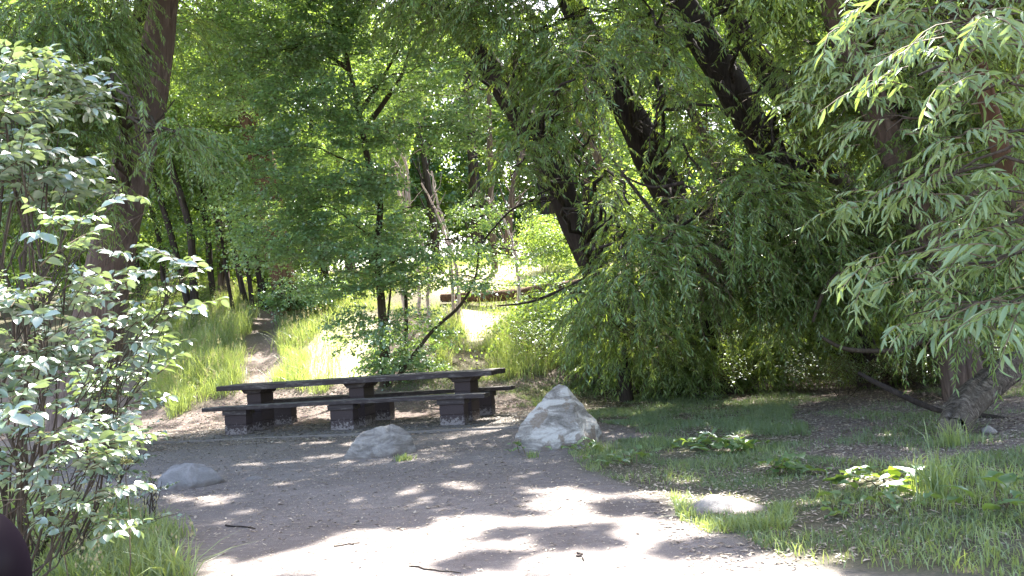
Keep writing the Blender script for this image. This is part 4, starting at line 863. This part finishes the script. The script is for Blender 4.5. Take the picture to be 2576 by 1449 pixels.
dock('flat leaved weed in the grass below the glowing leaf', 2230, 1290, 9, .15, .07, .12, .3)
dock('tiny two leaved weed in the grass right of the pale flat rock', 2105, 1300, 4, .1, .05, .05, .3)
dock('low weed at the right foot of the pointed boulder', 1470, 1140, 12, .12, .05, .12)
dock('small weed at the left foot of the pointed boulder', 1305, 1140, 7, .07, .03, .04)
dock('broad leaved weed at the edge of the grass right of the boulder', 1590, 1170, 14, .12, .06, .13)
dock('weed at the far right edge of the grass', 2540, 1290, 12, .15, .07, .12)

# umbels near the left shrub
for (x, y, lb) in [(375, 1140, 'pale yellow umbel flower under the sapling leaves'), (150, 1145, 'pale yellow umbel flower against the dark shrub')]:
    top = at(x * .5 + 130 if x > 300 else x, y + 20, 4.9); b = np.array([top[0], top[1], float(terr(top[0], top[1]))]); root = empty('flower', b, lb, 'flower'); g = Geo(); limb(g, b, top, .004, .002, 0, 5, 8, .02); g.build('stem', M['twig'], root)
    n = 90; c = top + rng.normal(0, 1, (n, 3)) * np.array([.012, .012, .008]); lp = leaf_pts(.017, .014, False); a = rng.uniform(0, 6.28, n)
    V = c[:, None] + np.stack([lp[None, :, 0] * np.cos(a)[:, None] - lp[None, :, 1] * np.sin(a)[:, None], lp[None, :, 0] * np.sin(a)[:, None] + lp[None, :, 1] * np.cos(a)[:, None], np.repeat(lp[None, :, 2], n, 0)], -1)
    quads('flower_head', V.reshape(-1, 3), np.arange(n * 4).reshape(-1, 4), [M['umbel']], tint=rng.uniform(0, 1, n * 4), parent=root)

# ------------------------------------------------------------------ grass
def region(poly, dens, ymax=34, soft=False):
    """ground points inside a picture region"""
    pv = np.array(poly, float); W_ = hit(np.clip(pv[:, 0], -200, 2800), pv[:, 1], 2.5, ymax)
    x0, x1 = W_[:, 0].min() - 1, W_[:, 0].max() + 1; y0, y1 = W_[:, 1].min() - 1, W_[:, 1].max() + 1
    n = int((x1 - x0) * (y1 - y0) * dens); x = rng.uniform(x0, x1, n); y = rng.uniform(y0, y1, n); z = tz(x, y)
    w = (fbm(P3(x * 1.3, y * 1.3), 61, 3) - .5) * 2; vx, vy = proj(P3(x, y, z))
    k = inpoly(vx + w * 60, vy + w * 18, poly) & (y > 2)
    if not soft: k &= ~((inpoly(vx + w * 25, vy, BARE1) | inpoly(vx + w * 25, vy, BARE2) | inpoly(vx, vy, BARE3)) & (rng.random(n) < .8))
    return np.stack([x, y, z], -1)[k]
def blades(name, P, h, w, m, lean=.35, patch=.4, pf=2.5, seed=0, seedhead=0., kind='stuff', low=.0):
    d = fbm(P * np.array([pf, pf, 0]), seed, 3); k = d > patch + rng.uniform(-.06, .06, len(P)) * 1.5; P = P[k]; d = d[k]; n = len(P)
    # keep the foot path and the slab free
    k = (np.abs(P[:, 0] - np.interp(P[:, 1], [16, 19, 22, 27], PATHX)) > .36 + .1 * rng.normal(size=n)) | (P[:, 1] < 15) | (P[:, 1] > 27); P = P[k]; d = d[k]
    q = P[:, :2] - TO; u = q @ np.array([math.cos(TYAW), math.sin(TYAW)]); v = q @ np.array([-math.sin(TYAW), math.cos(TYAW)]); k = ~((abs(u) < 3.15) & (v > -.7) & (v < 2.1)); P = P[k]; d = d[k]; n = len(P)
    H = h * rng.uniform(.45, 1.15, n) * (.6 + 1.2 * np.clip(d - patch, 0, .4)); a = rng.uniform(0, 6.28, n); ln = np.abs(rng.normal(0, lean, n)) + .06; ww = w * rng.uniform(.7, 1.3, n)
    dr = np.stack([np.cos(a), np.sin(a), 0 * a], -1); sd = np.stack([-np.sin(a), np.cos(a), 0 * a], -1); sd2 = rng.uniform(0, 6.28, n); sd = np.stack([np.cos(sd2), np.sin(sd2), 0 * a], -1)
    V = []
    for t, k in ((0, 1), (.4, .9), (.75, .6), (1, .08)):
        c = P + dr * (H * ln * t * t * 1.2)[:, None] + np.array([0, 0, 1.]) * (H * (t - .35 * ln * t * t))[:, None]
        V += [c - sd * (ww * k / 2)[:, None], c + sd * (ww * k / 2)[:, None]]
    V = np.stack(V, 1); q = np.array([[0, 1, 3, 2], [2, 3, 5, 4], [4, 5, 7, 6]]); Q = (q[None] + (np.arange(n) * 8)[:, None, None]).reshape(-1, 4)
    tint = np.repeat(np.clip(rng.uniform(0, 1, n) * .75 + d * .3, 0, 1), 8); V = V.reshape(-1, 3); mi = np.zeros(len(Q), int); ms = [m]
    if seedhead:
        s = rng.random(n) < seedhead; top = P[s] + dr[s] * (H[s] * ln[s] * .7)[:, None] + np.array([0, 0, 1.]) * (H[s] * 1.12)[:, None]; ns = len(top); o = rng.normal(0, 1, (ns, 10, 3)) * np.array([.012, .012, .05]) + top[:, None]
        lp = np.array([[0, 0, 0], [.007, 0, .010], [0, 0, .024], [-.007, 0, .010]]); X = o[:, :, None] + lp; nq = ns * 10; Q = np.concatenate([Q, (np.arange(nq * 4) + len(V)).reshape(-1, 4)]); V = np.concatenate([V, X.reshape(-1, 3)]); mi = np.r_[mi, np.ones(nq, int)]; tint = np.r_[tint, np.repeat(rng.uniform(0, 1, nq), 4)]; ms.append(M['seed'])
    STATS.append((name, 'blades', n)); return tag(quads(name, V, Q, ms, mi, tint), kind='stuff')
blades('tall_grass', region(TALL_L, 900), .62, .009, M['grass'], .4, .33, 1.2, 1, .03)
blades('tall_grass', region(TALL_C, 900), .50, .009, M['grass'], .4, .36, 1.2, 2, .03)
blades('tall_grass', region(TALL_R, 800), .50, .009, M['grass'], .4, .42, 1.2, 3, .03)
blades('tall_grass', region([(640, 745), (600, 690), (1000, 640), (1460, 560), (1500, 730), (1300, 775), (1080, 800), (900, 790)], 260, 33), .38, .013, M['grass'], .5, .4, 1., 4)
blades('tall_grass', region([(100, 760), (380, 690), (640, 740), (640, 700), (100, 640)], 260, 33), .5, .013, M['grass'], .4, .3, 1., 5)
blades('short_grass', region(LAWN, 2600), .075, .006, M['short_grass'], .6, .46, 1.5, 6)
blades('short_grass', region([(900, 965), (1300, 940), (1500, 960), (1480, 1010), (1250, 1020), (1000, 990)], 1500), .08, .006, M['short_grass'], .6, .46, 1.6, 7)
blades('short_grass', region(LOWR, 3400), .062, .005, M['short_grass'], .7, .50, 2.0, 8)
blades('tall_grass', region(LOWR, 900), .12, .006, M['grass'], .7, .53, 2.2, 9)
blades('tall_grass', region([(2050, 1240), (2600, 1220), (2700, 1470), (2200, 1440)], 700), .13, .006, M['grass'], .7, .48, 2.2, 10)
blades('tall_grass', region([(2330, 1200), (2440, 1190), (2600, 1220), (2500, 1290), (2330, 1280)], 700), .22, .007, M['grass'], .4, .5, 3., 15)
blades('tall_grass', region(LOWL, 2200), .30, .007, M['grass'], .7, .34, 2.2, 11, .01)
blades('short_grass', region(LOWL, 2500), .09, .005, M['short_grass'], .7, .3, 2.2, 12)
blades('short_grass', region([(1560, 1000), (2650, 960), (2650, 1130), (2000, 1150), (1600, 1090)], 900), .10, .006, M['short_grass'], .6, .52, 1.4, 13)
blades('short_grass', region([(1690, 1250), (1740, 1300), (1930, 1310), (2000, 1270), (1960, 1330), (1760, 1335), (1680, 1300)], 5000), .11, .006, M['grass'], .7, .3, 3, 14)
# tufts against rocks and log
for (x, y, r, n, h, lb) in [(1500, 1140, .12, 150, .09, 'short grass tuft against the right foot of the pointed boulder'), (1340, 1150, .06, 70, .05, 'tiny grass tuft under the left front of the pointed boulder'), (2395, 1122, .14, 120, .16, 'grass tuft growing against the sawn end of the log'), (1015, 1158, .08, 160, .05, 'thin grass tuft at the right foot of the cracked boulder'), (2350, 1250, .10, 160, .20, 'dense upright grass tuft right of the glowing leaf'), (425, 1350, .12, 110, .10, 'sparse grass tuft at the edge of the left weeds'), (1110, 930, .14, 220, .42, 'dark upright grass tuft right of the multiple stems')]:
    b = hit(x, y); P = b + rng.normal(0, 1, (n, 3)) * np.array([r * .6, r * .6, 0]); P[:, 2] = tz(P[:, 0], P[:, 1])
    o = blades('grass_tuft', P, h * 1.5, .007, M['grass'], .35, -1, 2, 20); del o['kind']; tag(o, lb, 'grass')

# leaf litter on the dirt
def litter(P, size, m, name='leaf_litter'):
    n = len(P); lp = np.array([[0, 0, .002], [.45, -.22, .12], [1, 0, .0], [.45, .22, .12]]); a = rng.uniform(0, 6.28, n); s = size * rng.uniform(.4, 1.4, n); t = rng.normal(0, .25, n)
    x = lp[None, :, 0] * s[:, None]; y = lp[None, :, 1] * s[:, None] * rng.uniform(.4, 1.2, n)[:, None]; z = lp[None, :, 2] * s[:, None] + x * t[:, None] * .6
    V = P[:, None] + np.stack([x * np.cos(a)[:, None] - y * np.sin(a)[:, None], x * np.sin(a)[:, None] + y * np.cos(a)[:, None], np.abs(z) + .003], -1)
    tag(quads(name, V.reshape(-1, 3), np.arange(n * 4).reshape(-1, 4), [m], tint=np.repeat(rng.uniform(0, 1, n) ** .8, 4)), kind='stuff')
def onslab(P):
    q = P[:, :2] - TO; u = q @ np.array([math.cos(TYAW), math.sin(TYAW)]); v = q @ np.array([-math.sin(TYAW), math.cos(TYAW)]); k = (abs(u) < 3.1) & (v > -.62) & (v < 2.05)
    P = P.copy(); P[k, 2] = SZ; return P
n = 60000; x = rng.uniform(-6, 7, n); y = 4.4 + 13 * rng.uniform(0, 1, n) ** .8; litter(onslab(P3(x, y, tz(x, y))), .028, M['litter'])
n = 9000; x = rng.uniform(-6, 7, n); y = rng.uniform(6, 17, n); litter(onslab(P3(x, y, tz(x, y))), .045, M['litter'])
CV = []
for i in range(230):
    q = hit(rng.uniform(1540, 2700), rng.uniform(905, 985)); CV.append([q[0], q[1] + rng.uniform(0, 1.2), q[2] + .15, .5, .5, .22, 9])
tag(foliage('undergrowth', 'herb', CV, M['dock'], None, 0, 0, scale=(.6, 1.3)), kind='stuff')
CV = []
for i in range(160): x = rng.uniform(.5, 9); y = rng.uniform(18.5, 24); CV.append([x, y, float(terr(x, y)) + .3, .9, .9, .4, 9])
tag(foliage('undergrowth', 'wood', CV, M['wood_leaf'], None, 0, 0, scale=(.6, 1.1)), kind='stuff')
n = 16000; x = rng.uniform(-8, 8, n); y = rng.uniform(12.5, 18.5, n); P = P3(x, y, tz(x, y)); litter(onslab(P), .06, M['litter'])
n = 9000; x = rng.uniform(.8, 6, n); y = rng.uniform(4.5, 8.5, n); litter(P3(x, y, tz(x, y)), .042, M['litter'])
n = 12000; x = rng.uniform(1.8, 7.5, n); y = rng.uniform(7.8, 13, n); litter(P3(x, y, tz(x, y)), .05, M['litter'])
litter(region([(640, 985), (640, 900), (700, 900), (740, 985)], 300), .05, M['litter'])

# ------------------------------------------------------------------ dark mirror housing in the bottom left corner
c = at(-95, 1475, .62)
root = empty('side_mirror', c, 'dark rounded glossy mirror housing poking into the bottom left corner', 'mirror')
bm = bmesh.new(); bmesh.ops.create_uvsphere(bm, u_segments=40, v_segments=24, radius=1)
for v in bm.verts:
    x, y, z = v.co; e = 1; f = lambda q: math.copysign(abs(q) ** e, q); v.co = Vector((f(x) * .040, f(y) * .05, f(z) * .055))
o = bmobj('housing', bm, M['black'], root, False, True)
bm = bmesh.new(); bmesh.ops.create_circle(bm, cap_ends=True, segments=32, radius=1)
for v in bm.verts: v.co = Vector((v.co.x * .024, -.0505, v.co.y * .034))
bmobj('mirror_glass', bm, M['glass'], root, False)
bm = bmesh.new(); box(bm, -.16, -.02, -.012, .012, -.035, -.012, .005); bmobj('arm', bm, M['black'], root, False)

# ------------------------------------------------------------------ light
w = bpy.data.worlds.new('World'); sc.world = w; w.use_nodes = True; nt = w.node_tree; nt.nodes.clear()
sky = nt.nodes.new('ShaderNodeTexSky'); sky.sky_type = 'NISHITA'; sky.sun_disc = False; sky.sun_elevation = EL; sky.sun_rotation = AZ; sky.air_density = 1.0; sky.dust_density = 2.0; sky.ozone_density = 1.0
bg = nt.nodes.new('ShaderNodeBackground'); bg.inputs[1].default_value = .15; ow = nt.nodes.new('ShaderNodeOutputWorld')
tnt = mix(nt, 1., sky.outputs[0], (1.07, .95, .87), 'MULTIPLY'); nt.links.new(tnt, bg.inputs[0]); nt.links.new(bg.outputs[0], ow.inputs[0])
sd = bpy.data.lights.new('sun', 'SUN'); sd.energy = 4.5; sd.angle = R(.53); sd.color = (1, .955, .88); so = bpy.data.objects.new('sun', sd); COL.objects.link(so)
so.rotation_euler = Vector(tuple(SUN)).to_track_quat('Z', 'Y').to_euler()
sc.view_settings.view_transform = 'Standard'; sc.view_settings.look = 'None'; sc.view_settings.gamma = 1; sc.view_settings.exposure = 2.85
cy = sc.cycles; cy.max_bounces = 7; cy.diffuse_bounces = 4; cy.glossy_bounces = 2; cy.transmission_bounces = 5; cy.transparent_max_bounces = 4; cy.caustics_reflective = False; cy.caustics_refractive = False
cy.use_denoising = True; cy.denoiser = 'OPENIMAGEDENOISE'; cy.denoising_input_passes = 'RGB_ALBEDO_NORMAL'; cy.sample_clamp_indirect = 6
cy.use_adaptive_sampling = True; cy.adaptive_threshold = .006; cy.denoising_prefilter = 'NONE'
sc.render.use_persistent_data = False
print('LEAVES', sum(s[2] for s in STATS if s[1] != 'blades'), 'BLADES', sum(s[2] for s in STATS if s[1] == 'blades'))
